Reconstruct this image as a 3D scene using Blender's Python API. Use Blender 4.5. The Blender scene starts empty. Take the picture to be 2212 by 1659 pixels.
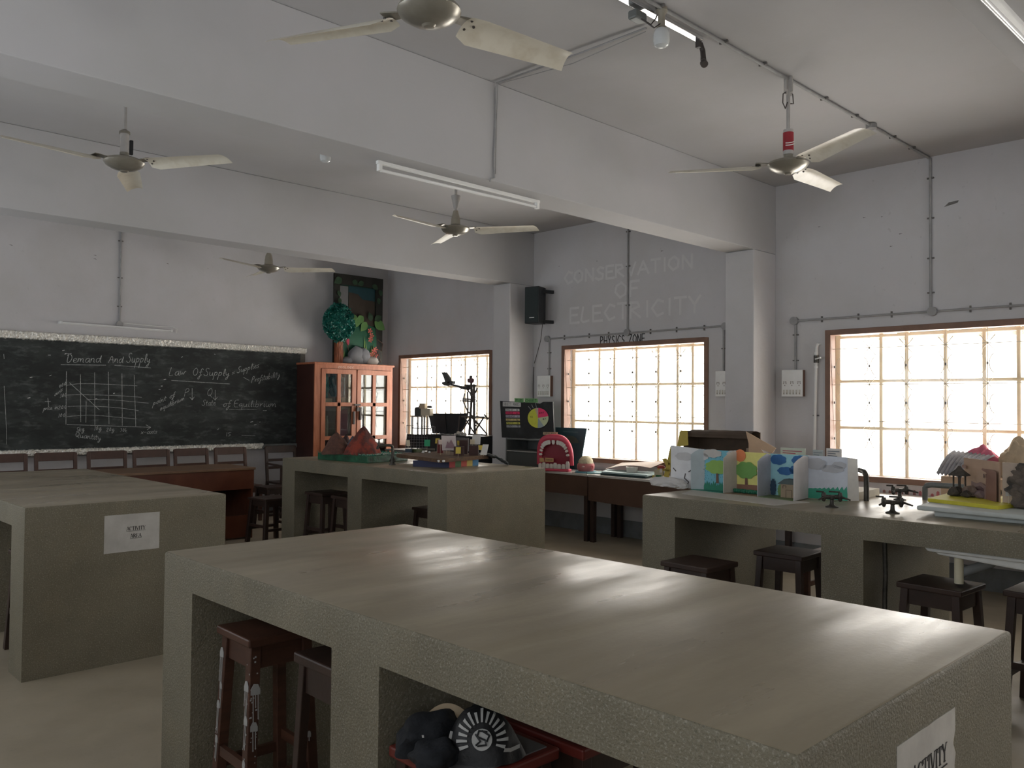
import bpy, bmesh, math, random
from mathutils import Vector, Matrix, noise
random.seed(7)
C = bpy.context.scene.collection
SC = bpy.context.scene
# ------------------------------------------------------------------ camera
CAM = Vector((0, 0, 1.5))
FPX = 1826.0
FW = Vector((0.69674, 0.71691, 0.02416)).normalized()
RT = Vector((0.71695, -0.69707, 0.00855)).normalized()
UP = RT.cross(FW).normalized()
cd = bpy.data.cameras.new('camera'); cam = bpy.data.objects.new('camera', cd); C.objects.link(cam)
cd.sensor_width = 36; cd.lens = FPX * 36 / 2212; cd.clip_end = 200; cd.clip_start = 0.02
cam.matrix_world = Matrix(((RT.x, UP.x, -FW.x, CAM.x), (RT.y, UP.y, -FW.y, CAM.y), (RT.z, UP.z, -FW.z, CAM.z), (0, 0, 0, 1)))
SC.camera = cam
# ------------------------------------------------------------------ world, light, exposure
SC.view_settings.view_transform = 'Standard'
try: SC.view_settings.look = 'None'
except Exception: pass
SC.view_settings.exposure = 0.3
SC.view_settings.gamma = 1.0
SC.view_settings.use_curve_mapping = False
SC.cycles.use_denoising = True
SC.cycles.max_bounces = 9
SC.cycles.diffuse_bounces = 7
SC.cycles.glossy_bounces = 4
SC.cycles.transparent_max_bounces = 12
SC.cycles.sample_clamp_indirect = 6.0
SC.cycles.caustics_reflective = False
SC.cycles.caustics_refractive = False
w = bpy.data.worlds.new('sky'); SC.world = w; w.use_nodes = True
nt = w.node_tree; bg = nt.nodes['Background']
tc = nt.nodes.new('ShaderNodeTexCoord'); sp = nt.nodes.new('ShaderNodeSeparateXYZ')
nt.links.new(tc.outputs['Generated'], sp.inputs[0])
rmp = nt.nodes.new('ShaderNodeValToRGB')
mr = nt.nodes.new('ShaderNodeMapRange'); mr.inputs[1].default_value = -1; mr.inputs[2].default_value = 1
nt.links.new(sp.outputs['X'], mr.inputs[0]); nt.links.new(mr.outputs[0], rmp.inputs[0])
# hazy sky: low sun side (+x) warm and bright, far side cooler and dimmer
rmp.color_ramp.elements[0].position = 0.25; rmp.color_ramp.elements[0].color = (0.48, 0.51, 0.54, 1)
rmp.color_ramp.elements[1].position = 0.75; rmp.color_ramp.elements[1].color = (1.0, 0.965, 0.915, 1)
nt.links.new(rmp.outputs[0], bg.inputs[0])
mz = nt.nodes.new('ShaderNodeMapRange'); mz.inputs[1].default_value = -.25; mz.inputs[2].default_value = .15; mz.inputs[3].default_value = 11.0; mz.inputs[4].default_value = 5.5   # sunlit ground below the horizon
nt.links.new(sp.outputs['Z'], mz.inputs[0]); nt.links.new(mz.outputs[0], bg.inputs[1])
D = 10.696; W = 7.703; HB = 0.926; HC = 3.688; HS = 3.012
XL = -1.0; YB = -2.6
RW = [(8.314, 10.38), (4.954, 7.039), (1.578, 3.663), (-1.75, 0.335)]   # windows of the right wall
LW = [(-1.6, 0.2, 1.0, 2.3), (1.4, 3.7, 1.6, 2.7), (4.9, 6.9, 1.0, 2.3), (8.3, 10.0, 1.0, 2.3)]              # openings of the left wall, unseen; second one added to brighten beam and bench
BW = [(4.6, 6.4, 1.2, 2.3)]                      # openings of the back wall
ZW0, ZW1 = 0.831, 2.223
def portal(name, loc, rot, sx, sy):
    l = bpy.data.lights.new(name, 'AREA'); l.shape = 'RECTANGLE'; l.size = sx; l.size_y = sy
    l.cycles.is_portal = True
    o = bpy.data.objects.new(name, l); C.objects.link(o); o.location = loc; o.rotation_euler = rot
for a, b in RW: portal('portal', (W + .32, (a + b) / 2, (ZW0 + ZW1) / 2), (0, math.pi / 2, 0), ZW1 - ZW0, b - a)
for a, b, c, d in LW: portal('portal', (XL - .3, (a + b) / 2, (c + d) / 2), (0, -math.pi / 2, 0), d - c, b - a)
for a, b, c, d in BW: portal('portal', ((a + b) / 2, YB - .3, (c + d) / 2), (math.pi / 2, 0, 0), b - a, d - c)

# ------------------------------------------------------------------ helpers
def at(u, v, a, val):
    """the point of the plane axis a = val seen at pixel u, v of the 2212x1659 frame"""
    d = FW * FPX + RT * (u - 1106) - UP * (v - 829.5)
    t = (val - CAM[a]) / d[a]
    return CAM + d * t
MATS = {}
def mat(name, col, rough=.7, var=0.0, scale=3.0, col2=None, bump=0.0, bscale=60.0, metal=0.0, spec=.5, detail=4, stretch=None, coat=0, trans=0, thr=None, alpha=None):
    if name in MATS: return MATS[name]
    m = bpy.data.materials.new(name); m.use_nodes = True; n = m.node_tree; p = n.nodes['Principled BSDF']
    p.inputs['Base Color'].default_value = (*col, 1); p.inputs['Roughness'].default_value = rough
    p.inputs['Metallic'].default_value = metal; p.inputs['Specular IOR Level'].default_value = spec
    if coat: p.inputs['Coat Weight'].default_value = coat; p.inputs['Coat Roughness'].default_value = .15
    if trans: p.inputs['Transmission Weight'].default_value = trans
    t = n.nodes.new('ShaderNodeTexCoord'); mp = n.nodes.new('ShaderNodeMapping'); n.links.new(t.outputs['Object'], mp.inputs[0])
    if stretch: mp.inputs['Scale'].default_value = stretch
    if var or col2:
        nz = n.nodes.new('ShaderNodeTexNoise'); nz.inputs['Scale'].default_value = scale; nz.inputs['Detail'].default_value = detail; nz.inputs['Roughness'].default_value = .6
        n.links.new(mp.outputs[0], nz.inputs[0])
        r = n.nodes.new('ShaderNodeValToRGB'); n.links.new(nz.outputs[0], r.inputs[0])
        lo, hi = thr or (.32, .68)
        r.color_ramp.elements[0].position = lo; r.color_ramp.elements[1].position = hi
        c2 = col2 or tuple(min(1, c * (1 + var)) for c in col); c1 = col if col2 else tuple(c * (1 - var) for c in col)
        r.color_ramp.elements[0].color = (*c1, 1); r.color_ramp.elements[1].color = (*c2, 1)
        n.links.new(r.outputs[0], p.inputs['Base Color'])
    if bump:
        b = n.nodes.new('ShaderNodeBump'); b.inputs['Strength'].default_value = bump; b.inputs['Distance'].default_value = .01
        z = n.nodes.new('ShaderNodeTexNoise'); z.inputs['Scale'].default_value = bscale; z.inputs['Detail'].default_value = 3
        n.links.new(mp.outputs[0], z.inputs[0]); n.links.new(z.outputs[0], b.inputs['Height']); n.links.new(b.outputs[0], p.inputs['Normal'])
    MATS[name] = m; return m
def layered(name, base, layers, rough=.7, bump=0, bscale=80, spec=.5, metal=0, rvar=None):
    """layers: (colour, scale, stretch, lo, hi, strength) noise patches over the base colour"""
    m = bpy.data.materials.new(name); m.use_nodes = True; n = m.node_tree; p = n.nodes['Principled BSDF']
    p.inputs['Roughness'].default_value = rough; p.inputs['Specular IOR Level'].default_value = spec; p.inputs['Metallic'].default_value = metal
    t = n.nodes.new('ShaderNodeTexCoord'); prev = None
    for k, (col, sc, st, lo, hi, s) in enumerate(layers):
        mp = n.nodes.new('ShaderNodeMapping'); n.links.new(t.outputs['Object'], mp.inputs[0]); mp.inputs['Scale'].default_value = st; mp.inputs['Location'].default_value = (k * 3.7, k * 1.3, k * 2.1)
        z = n.nodes.new('ShaderNodeTexNoise'); z.inputs['Scale'].default_value = sc; z.inputs['Detail'].default_value = 6; z.inputs['Roughness'].default_value = .62; n.links.new(mp.outputs[0], z.inputs[0])
        r = n.nodes.new('ShaderNodeMapRange'); r.inputs[1].default_value = lo; r.inputs[2].default_value = hi; r.inputs[3].default_value = 0; r.inputs[4].default_value = s; n.links.new(z.outputs[0], r.inputs[0])
        mx = n.nodes.new('ShaderNodeMix'); mx.data_type = 'RGBA'; n.links.new(r.outputs[0], mx.inputs[0])
        if prev: n.links.new(prev, mx.inputs[6])
        else: mx.inputs[6].default_value = (*base, 1)
        mx.inputs[7].default_value = (*col, 1); prev = mx.outputs[2]
    n.links.new(prev, p.inputs['Base Color'])
    if rvar:
        z = n.nodes.new('ShaderNodeTexNoise'); z.inputs['Scale'].default_value = rvar[0]; z.inputs['Detail'].default_value = 5
        mp = n.nodes.new('ShaderNodeMapping'); mp.inputs['Scale'].default_value = rvar[3]; n.links.new(t.outputs['Object'], mp.inputs[0]); n.links.new(mp.outputs[0], z.inputs[0])
        r = n.nodes.new('ShaderNodeMapRange'); r.inputs[1].default_value = .3; r.inputs[2].default_value = .7; r.inputs[3].default_value = rvar[1]; r.inputs[4].default_value = rvar[2]
        n.links.new(z.outputs[0], r.inputs[0]); n.links.new(r.outputs[0], p.inputs['Roughness'])
    if bump:
        b = n.nodes.new('ShaderNodeBump'); b.inputs['Strength'].default_value = bump; b.inputs['Distance'].default_value = .01
        z = n.nodes.new('ShaderNodeTexNoise'); z.inputs['Scale'].default_value = bscale; z.inputs['Detail'].default_value = 3
        n.links.new(t.outputs['Object'], z.inputs[0]); n.links.new(z.outputs[0], b.inputs['Height']); n.links.new(b.outputs[0], p.inputs['Normal'])
    MATS[name] = m; return m

def wloc(o):
    v = Vector((0, 0, 0))
    while o: v = v + o.location; o = o.parent
    return v
class G:
    def __init__(s): s.b = bmesh.new(); s.M = Matrix.Identity(4)
    def v(s, p): return s.b.verts.new(s.M @ Vector(p))
    def f(s, vs):
        try: return s.b.faces.new(vs)
        except ValueError: return None
    def box(s, x0, x1, y0, y1, z0, z1):
        V = [s.v((x, y, z)) for x in (x0, x1) for y in (y0, y1) for z in (z0, z1)]
        for q in ((0, 1, 3, 2), (4, 6, 7, 5), (0, 4, 5, 1), (2, 3, 7, 6), (0, 2, 6, 4), (1, 5, 7, 3)): s.f([V[i] for i in q])
        return s
    def bar(s, p, q, a, b=None, up=(0, 0, 1)):
        """a bar of section a x b from p to q"""
        p = Vector(p); q = Vector(q); d = (q - p).normalized(); up = Vector(up)
        if abs(d.dot(up)) > .99: up = Vector((1, 0, 0))
        e = d.cross(up).normalized(); n = e.cross(d); b = b or a; V = []
        for c in (p, q):
            for i, j in ((-1, -1), (1, -1), (1, 1), (-1, 1)): V.append(s.v(c + e * a / 2 * i + n * b / 2 * j))
        for i in range(4): s.f([V[i], V[(i + 1) % 4], V[(i + 1) % 4 + 4], V[i + 4]])
        s.f(V[3::-1]); s.f(V[4:]); return s
    def cyl(s, p, q, r, r2=None, n=16):
        p = Vector(p); q = Vector(q); d = (q - p).normalized(); up = Vector((0, 0, 1)) if abs(d.z) < .95 else Vector((1, 0, 0))
        e = d.cross(up).normalized(); f = e.cross(d); r2 = r if r2 is None else r2
        A = [s.v(p + (e * math.cos(t) + f * math.sin(t)) * r) for t in [2 * math.pi * i / n for i in range(n)]]
        B = [s.v(q + (e * math.cos(t) + f * math.sin(t)) * r2) for t in [2 * math.pi * i / n for i in range(n)]]
        for i in range(n): s.f([A[i], A[(i + 1) % n], B[(i + 1) % n], B[i]])
        s.f(A[::-1]); s.f(B); return s
    def lathe(s, prof, c=(0, 0, 0), n=24):
        c = Vector(c); R = []
        for r, z in prof:
            R.append([s.v(c + Vector((0, 0, z)))] if r < 1e-5 else [s.v(c + Vector((r * math.cos(2 * math.pi * i / n), r * math.sin(2 * math.pi * i / n), z))) for i in range(n)])
        for a, b in zip(R, R[1:]):
            for i in range(n):
                j = (i + 1) % n
                q = [a[i % len(a)], a[j % len(a)], b[j % len(b)], b[i % len(b)]]; u = []
                for x in q:
                    if x not in u: u.append(x)
                if len(u) > 2: s.f(u)
        if len(R[0]) > 1: s.f(R[0][::-1])
        if len(R[-1]) > 1: s.f(R[-1])
        return s
    def tube(s, pts, r, n=8, closed=False):
        pts = [Vector(p) for p in pts]; R = []; m = len(pts); e0 = None
        for i, p in enumerate(pts):
            d = (pts[min(i + 1, m - 1)] - pts[max(i - 1, 0)]).normalized()
            if e0 is None:
                up = Vector((0, 0, 1)) if abs(d.z) < .9 else Vector((1, 0, 0)); e0 = d.cross(up).normalized()
            e = (e0 - d * e0.dot(d)).normalized(); e0 = e; f = d.cross(e); rr = r[i] if isinstance(r, (list, tuple)) else r
            R.append([s.v(p + (e * math.cos(t) + f * math.sin(t)) * rr) for t in [2 * math.pi * k / n for k in range(n)]])
        for a, b in zip(R, R[1:]):
            for i in range(n): s.f([a[i], a[(i + 1) % n], b[(i + 1) % n], b[i]])
        s.f(R[0][::-1]); s.f(R[-1]); return s
    def prism(s, pts, n):
        """polygon of 3-D points extruded by vector n"""
        n = Vector(n); A = [s.v(p) for p in pts]; B = [s.v(Vector(p) + n) for p in pts]
        s.f(A[::-1]); s.f(B)
        for i in range(len(A)): j = (i + 1) % len(A); s.f([A[i], A[j], B[j], B[i]])
        return s
    def ribbon(s, pts, wd, nrm, th=.0006):
        nrm = Vector(nrm).normalized()
        for p, q in zip(pts, pts[1:]):
            p = Vector(p); q = Vector(q)
            if (q - p).length < 1e-6: continue
            s.k = getattr(s, 'k', 0) + 1
            d = (q - p).normalized(); e = d.cross(nrm).normalized() * wd / 2; x = d * wd * .3
            s.prism([p - x - e, q + x - e, q + x + e, p - x + e], nrm * th * (1 + .015 * (s.k % 61)))
        return s
    def grid(s, fn, nu, nv, close_u=False):
        V = [[s.v(fn(i / nu, j / nv)) for j in range(nv + 1)] for i in range(nu + (0 if close_u else 1))]
        for i in range(nu):
            a = V[i]; b = V[(i + 1) % len(V)]
            for j in range(nv): s.f([a[j], b[j], b[j + 1], a[j + 1]])
        return V
    def blob(s, c, r, amp=.2, fr=3.0, sub=3, seed=0, flat=None):
        t = bmesh.new(); bmesh.ops.create_icosphere(t, subdivisions=sub, radius=1.0)
        mp = {}
        for v in t.verts:
            p = v.co.copy(); k = 1 + amp * noise.noise(p * fr + Vector((seed, seed * 1.7, 0)))
            q = Vector((p.x * r[0], p.y * r[1], p.z * r[2])) * k
            if flat is not None and q.z < flat: q.z = flat
            mp[v.index] = s.v(Vector(c) + q)
        for f in t.faces: s.f([mp[v.index] for v in f.verts])
        t.free(); return s
    def obj(s, name, m, parent=None, smooth=False, bev=0, top=None, seg=2):
        bmesh.ops.remove_doubles(s.b, verts=s.b.verts, dist=1e-6)
        bmesh.ops.recalc_face_normals(s.b, faces=s.b.faces)
        L = wloc(parent) if parent else Vector((0, 0, 0))
        me = bpy.data.meshes.new(name)
        if top:
            zt = max(v.co.z for v in s.b.verts)
            for f in s.b.faces:
                if f.normal.z > .9 and f.calc_center_median().z > zt - .01: f.material_index = 1
        for v in s.b.verts: v.co -= L
        s.b.to_mesh(me); s.b.free()
        me.materials.append(m)
        if top: me.materials.append(top)
        o = bpy.data.objects.new(name, me); C.objects.link(o)
        if parent: o.parent = parent
        if smooth:
            for p in me.polygons: p.use_smooth = True
            try: me.set_sharp_from_angle(angle=math.radians(40))
            except Exception: pass
        if bev:
            b = o.modifiers.new('bevel', 'BEVEL'); b.width = bev; b.segments = seg; b.limit_method = 'ANGLE'; b.angle_limit = math.radians(35)
        return o
def box(name, m, parent, x0, x1, y0, y1, z0, z1, bev=0, **k): return G().box(x0, x1, y0, y1, z0, z1).obj(name, m, parent, bev=bev, **k)
def thing(name, label, cat, loc=(0, 0, 0), group=None):
    o = bpy.data.objects.new(name, None); C.objects.link(o); o.location = loc; o.empty_display_size = .1
    o['label'] = label; o['category'] = cat
    if group: o['group'] = group
    return o
def tag(o, label, cat, group=None):
    o['label'] = label; o['category'] = cat
    if group: o['group'] = group
    return o
def struct(o): o['kind'] = 'structure'; return o
def pl(o, label): o['label'] = label; return o
def dup(root, loc, rz, label=None, group=None):
    def cp(o, par):
        c = o.copy(); C.objects.link(c)
        if par: c.parent = par
        for ch in [x for x in KIDS.get(o.name, [])]: cp(ch, c)
        return c
    KIDS = {}
    for x in bpy.data.objects:
        if x.parent: KIDS.setdefault(x.parent.name, []).append(x)
    r = cp(root, None); r.location = loc; r.rotation_euler = (0, 0, rz)
    if label: r['label'] = label
    if group: r['group'] = group
    return r

# ------------------------------------------------------------------ materials
PL = layered('wall_plaster', (.61, .60, .61), [((.53, .515, .50), .9, (1, 1, 1), .42, .66, .6), ((.65, .62, .635), 1.7, (1, 1, .6), .5, .75, .55), ((.36, .35, .35), 14, (1, 1, 1), .66, .74, .35)], rough=.82, bump=.12, bscale=35, spec=.25)
PLC = layered('ceiling_paint', (.50, .495, .50), [((.44, .435, .42), .7, (1, 1, 1), .42, .66, .55), ((.54, .515, .53), 1.5, (1, 1, 1), .5, .75, .4)], rough=.85, bump=.08, bscale=25, spec=.2)
PLD = layered('skirting_paint', (.23, .25, .26), [((.16, .165, .16), 5, (1, 1, 1), .4, .6, .7)], rough=.7, bump=.1)
FL = layered('stone_floor', (.40, .35, .26), [((.30, .26, .19), 1.6, (1, 1, 1), .4, .65, .6), ((.38, .34, .27), 7, (1, 1, 1), .5, .75, .4), ((.26, .24, .19), 30, (1, 1, 1), .6, .75, .4)], rough=.5, bump=.05, bscale=40, rvar=(3, .35, .6, (1, 1, 1)))
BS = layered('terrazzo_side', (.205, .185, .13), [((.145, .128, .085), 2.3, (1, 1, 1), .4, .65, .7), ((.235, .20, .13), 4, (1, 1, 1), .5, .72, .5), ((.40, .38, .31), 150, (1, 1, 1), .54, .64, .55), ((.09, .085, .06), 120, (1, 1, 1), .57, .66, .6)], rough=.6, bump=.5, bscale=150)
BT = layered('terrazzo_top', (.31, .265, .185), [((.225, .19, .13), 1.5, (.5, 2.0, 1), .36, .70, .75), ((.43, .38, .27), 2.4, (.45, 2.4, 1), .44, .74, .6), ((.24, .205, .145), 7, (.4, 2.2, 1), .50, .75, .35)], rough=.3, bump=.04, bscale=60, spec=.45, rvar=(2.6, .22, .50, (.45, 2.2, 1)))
BRN = mat('window_frame_paint', (.21, .115, .075), .5, .15, 6, bump=.1)
MUL = mat('casement_paint', (.88, .74, .50), .5, .1, 5)
GRL = mat('grille_glare_cream', (.62, .55, .42), .5, .2, 9)  # pale colour imitates glare washing out the dark iron rods
KNOT = mat('dark_iron', (.06, .05, .045), .5)
WD = mat('dark_wood', (.055, .025, .016), .42, col2=(.10, .043, .026), scale=4, stretch=(1, 1, 8), bump=.05)
WDK = mat('blackened_wood', (.03, .018, .014), .4, col2=(.055, .03, .022), scale=5, bump=.05)
WDR = mat('red_brown_wood', (.115, .032, .017), .35, col2=(.17, .058, .03), scale=5, stretch=(1, 8, 1), bump=.04)
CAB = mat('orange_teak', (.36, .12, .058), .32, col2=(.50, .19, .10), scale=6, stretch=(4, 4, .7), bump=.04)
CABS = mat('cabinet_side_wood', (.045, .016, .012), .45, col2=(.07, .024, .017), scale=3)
WH = mat('white_paint', (.80, .80, .78), .5, .04, 8)
CREAM = mat('fan_cream', (.68, .64, .54), .35, col2=(.50, .44, .33), scale=7, metal=.0, thr=(.45, .8))
FANM = mat('fan_hub_metal', (.34, .32, .27), .30, col2=(.24, .22, .18), scale=6, metal=.55)
ROD = mat('fan_rod_paint', (.42, .40, .38), .5, .1, 9)
PVC = mat('conduit_paint', (.33, .325, .32), .6, .12, 10)
GRIME = mat('conduit_grime', (.16, .15, .14), .8, .3, 20)
BLK = mat('black_plastic', (.012, .013, .014), .45)
BLC = mat('black_card', (.022, .024, .025), .6, .4, 9)
CHB = layered('chalkboard_paint', (.014, .019, .018), [((.085, .10, .095), 2.2, (1, 1, 2.6), .42, .75, .6), ((.18, .195, .185), 8, (1, 1, 2.4), .52, .78, .6), ((.004, .006, .006), 1.1, (1, 1, 1), .48, .62, .55)], rough=.6)
CHK = mat('chalk', (.58, .60, .58), .9, col2=(.22, .24, .23), scale=60, thr=(.35, .7))
CHW = mat('bright_chalk', (.75, .76, .74), .9)
FOIL = mat('silver_foil', (.93, .90, .82), .30, .04, 20, metal=.35, bump=.5, bscale=90)
PAPER = mat('paper', (.72, .71, .68), .6, .06, 12)
PLAM = mat('laminated_paper', (.46, .45, .42), .22, col2=(.60, .59, .56), scale=7, bump=.15, bscale=12, coat=.4)
INK = mat('ink', (.012, .01, .01), .6)
STEEL = mat('grey_steel', (.16, .17, .165), .5, .25, 6, metal=.2)
IRON = mat('tap_iron', (.065, .06, .05), .42, .4, 25, metal=.5)
CARD = mat('cardboard', (.40, .26, .15), .8, .12, 9)
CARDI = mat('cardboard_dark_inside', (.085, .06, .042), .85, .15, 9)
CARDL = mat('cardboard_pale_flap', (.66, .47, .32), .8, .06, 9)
def flat(name, r, g, b, rough=.65, var=.06): return mat(name, (r, g, b), rough, var, 14)
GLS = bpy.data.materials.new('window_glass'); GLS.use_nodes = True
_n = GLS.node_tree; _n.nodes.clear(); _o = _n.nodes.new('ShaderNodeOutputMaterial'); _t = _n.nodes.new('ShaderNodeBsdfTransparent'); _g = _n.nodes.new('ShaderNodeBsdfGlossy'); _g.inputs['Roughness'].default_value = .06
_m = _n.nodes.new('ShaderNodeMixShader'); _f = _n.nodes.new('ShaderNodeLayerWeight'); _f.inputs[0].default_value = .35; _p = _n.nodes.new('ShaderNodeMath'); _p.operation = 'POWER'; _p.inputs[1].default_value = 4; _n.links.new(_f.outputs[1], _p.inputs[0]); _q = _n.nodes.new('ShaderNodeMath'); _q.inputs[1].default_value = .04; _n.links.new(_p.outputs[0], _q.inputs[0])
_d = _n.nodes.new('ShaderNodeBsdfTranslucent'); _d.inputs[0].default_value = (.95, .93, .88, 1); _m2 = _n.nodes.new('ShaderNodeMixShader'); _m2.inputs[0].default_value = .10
_n.links.new(_t.outputs[0], _m2.inputs[1]); _n.links.new(_d.outputs[0], _m2.inputs[2])   # milky haze mixed into the panes to imitate glare over the mullions
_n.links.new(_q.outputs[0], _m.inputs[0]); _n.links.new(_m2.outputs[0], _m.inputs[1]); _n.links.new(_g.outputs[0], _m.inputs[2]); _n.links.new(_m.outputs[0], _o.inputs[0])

# ------------------------------------------------------------------ room shell
T = .23
struct(box('floor', FL, None, XL - .3, W + .3, YB - .3, D + .3, -.12, 0))
struct(box('ceiling', PLC, None, XL - .3, W + T, YB - .3, D + .3, HC, HC + .15))
def holed_wall(name, ax, p0, p1, lo, hi, holes):
    """a wall slab between planes p0..p1 of axis ax, running lo..hi, with rectangular holes (a, b, z0, z1)"""
    g = G()
    def bx(a, b, z0, z1):
        if b - a < 1e-4 or z1 - z0 < 1e-4: return
        if ax == 0: g.box(p0, p1, a, b, z0, z1)
        else: g.box(a, b, p0, p1, z0, z1)
    cur = lo
    for a, b, z0, z1 in sorted(holes):
        bx(cur, a, 0, HC); bx(a, b, 0, z0); bx(a, b, z1, HC); cur = b
    bx(cur, hi, 0, HC)
    return struct(g.obj(name, PL))
holed_wall('wall_right', 0, W, W + T, YB, D, [(a, b, ZW0, ZW1) for a, b in RW])
holed_wall('wall_left', 0, XL - T, XL, YB, D, LW)
holed_wall('wall_back', 1, YB - T, YB, XL - T, W + T, BW)
struct(box('wall_front', PL, None, XL - T, W + T, D, D + T, 0, HC))
BMS = [(.80, 1.11), (4.18, 4.492), (7.538, 7.84)]
for a, b in BMS:
    struct(box('ceiling_beam', PLC, None, XL, W, a, b, HS, HC - .001, bev=.006))
    struct(box('wall_column', PL, None, 7.28, W, a, b, 0, HS - .001, bev=.008))
struct(G().box(W - .022, W, YB, BMS[0][0], 0, .19).box(W - .022, W, BMS[0][1], BMS[1][0], 0, .19).box(W - .022, W, BMS[1][1], BMS[2][0], 0, .19).box(W - .022, W, BMS[2][1], D, 0, .19).obj('baseboard_right', PLD, bev=.003))
struct(box('baseboard_front', PLD, None, XL, W - .03, D - .02, D, 0, .12, bev=.003))
# windows of the right wall
YEL = flat('awning_yellow', .07, .06, .014)
def window(k, ya, yb, detail=True):
    root = bpy.data.objects.new('window_%d' % k, None); C.objects.link(root); root.location = (W, (ya + yb) / 2, ZW0); root['kind'] = 'structure'
    fw = .046
    g = G(); x0, x1 = W - .014, W + .10
    g.box(x0, x1, ya - .005, ya + fw, ZW0 - .005, ZW1 + .005).box(x0, x1, yb - fw, yb + .005, ZW0 - .005, ZW1 + .005)
    g.box(x0, x1, ya + fw, yb - fw, ZW1 - fw, ZW1 + .005).box(x0 - .03, x1, ya + fw, yb - fw, ZW0 - .005, ZW0 + fw)
    g.obj('window_frame', BRN, root, bev=.004)
    a, b, z0, z1 = ya + fw, yb - fw, ZW0 + fw, ZW1 - fw
    g = G()
    for i in range(1, 4): z = ZW1 - .175 - .337 * (i - 1); g.bar((W + .05, a, z), (W + .05, b, z), .006)
    ys = [yb - .06 - .329 * i for i in range(7)]
    for y in ys[1:-1]: g.bar((W + .05, y, z0), (W + .05, y, z1), .0045)
    kn = G()
    for i in range(7):
        for j in range(4):
            zc = ZW1 - .175 - .337 * j - .168; y = ys[i]
            if not (a < y < b): y = min(max(y, a + .012), b - .012)
            if zc - .1 < z0: continue
            for s in (-1, 1):
                pts = []
                for t in range(-4, 5):
                    an = t * .33; yy = y + s * (.012 + .05 * (1 - math.cos(an))); zz = zc + .085 * math.sin(an)
                    if a < yy < b and z0 < zz < z1: pts.append((W + .05, yy, zz))
                if len(pts) > 2: g.tube(pts, .0036, 4)
            kn.box(W + .044, W + .056, y - .005, y + .005, zc - .011, zc + .011)
            if j < 3 and 0 < i < 6:
                zn = ZW1 - .175 - .337 * j
                for s in (-1, 1):
                    for q in (-1, 1):
                        if z0 < zn + q * .12 < z1: g.bar((W + .05, y, zn), (W + .05, y + s * .06, zn + q * .07), .005)
    g.obj('grille', GRL, root); kn.obj('grille_knots', KNOT, root)
    # casements in the outer plane
    xm = W + .2; L = yb - ya
    g = G(); offs = [.03, .44, .67, 1.0, 1.31, 1.57, 1.77, L - .03]
    for t in offs: g.box(xm - .015, xm + .015, yb - t - (.026 if t in (.03, offs[-1]) else .016), yb - t + (.026 if t in (.03, offs[-1]) else .016), ZW0, ZW1)
    for z in (ZW0 + .03, 1.306, 1.745, 2.165): g.box(xm - .014, xm + .014, ya, yb, z - .014, z + .014)
    g.obj('casement', MUL, root)
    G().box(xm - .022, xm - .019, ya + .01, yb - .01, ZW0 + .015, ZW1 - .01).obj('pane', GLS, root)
    box('window_sill', WH, root, W + .10, W + T + .06, ya, yb, ZW0 - .03, ZW0 + .012, bev=.004)
for k, (a, b) in enumerate(RW): window(k + 1, a, b)
for k, (a, b, c, d) in enumerate(LW):  # unseen windows, one of them added for its light
    root = bpy.data.objects.new('window_%d' % (k + 5), None); C.objects.link(root); root.location = (XL, a, c); root['kind'] = 'structure'
    g = G(); f = .05
    g.box(XL - .15, XL + .01, a, a + f, c, d).box(XL - .15, XL + .01, b - f, b, c, d).box(XL - .15, XL + .01, a, b, c, c + f).box(XL - .15, XL + .01, a, b, d - f, d).box(XL - .1, XL - .06, (a + b) / 2 - .02, (a + b) / 2 + .02, c, d)
    g.obj('window_frame', BRN, root)
for k, (a, b, c, d) in enumerate(BW):
    root = bpy.data.objects.new('window_%d' % (k + 9), None); C.objects.link(root); root.location = (a, YB, c); root['kind'] = 'structure'
    g = G(); f = .05
    g.box(a, a + f, YB - .15, YB + .01, c, d).box(b - f, b, YB - .15, YB + .01, c, d).box(a, b, YB - .15, YB + .01, c, c + f).box(a, b, YB - .15, YB + .01, d - f, d).box((a + b) / 2 - .02, (a + b) / 2 + .02, YB - .1, YB - .06, c, d)
    g.obj('window_frame', BRN, root)
for k, (a, b) in enumerate(RW): struct(box('trim_%d' % (k + 3), PL, None, W + T, W + T + .62, a - .25, b + .25, 2.27, 2.35, bev=.004))   # concrete sunshades over the windows
# yellow awnings outside
for (y0, y1), lb in zip([(9.0, 9.75), (5.75, 6.15), (2.0, 3.35)], ['yellow awning edge outside the far window beside the cabinet', 'yellow awning edge outside the middle window', 'yellow awning edge outside the rightmost window']):
    t = G().box(W + .5, W + .9, y0, y1, 2.14, 2.17).box(W + .88, W + .9, y0, y1, 2.17, 2.26).box(W + T, W + .5, y0, y0 + .02, 2.145, 2.165).box(W + T, W + .5, y1 - .02, y1, 2.145, 2.165).obj('awning', YEL)
    tag(t, lb, 'awning', 'awnings outside the windows')

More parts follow.
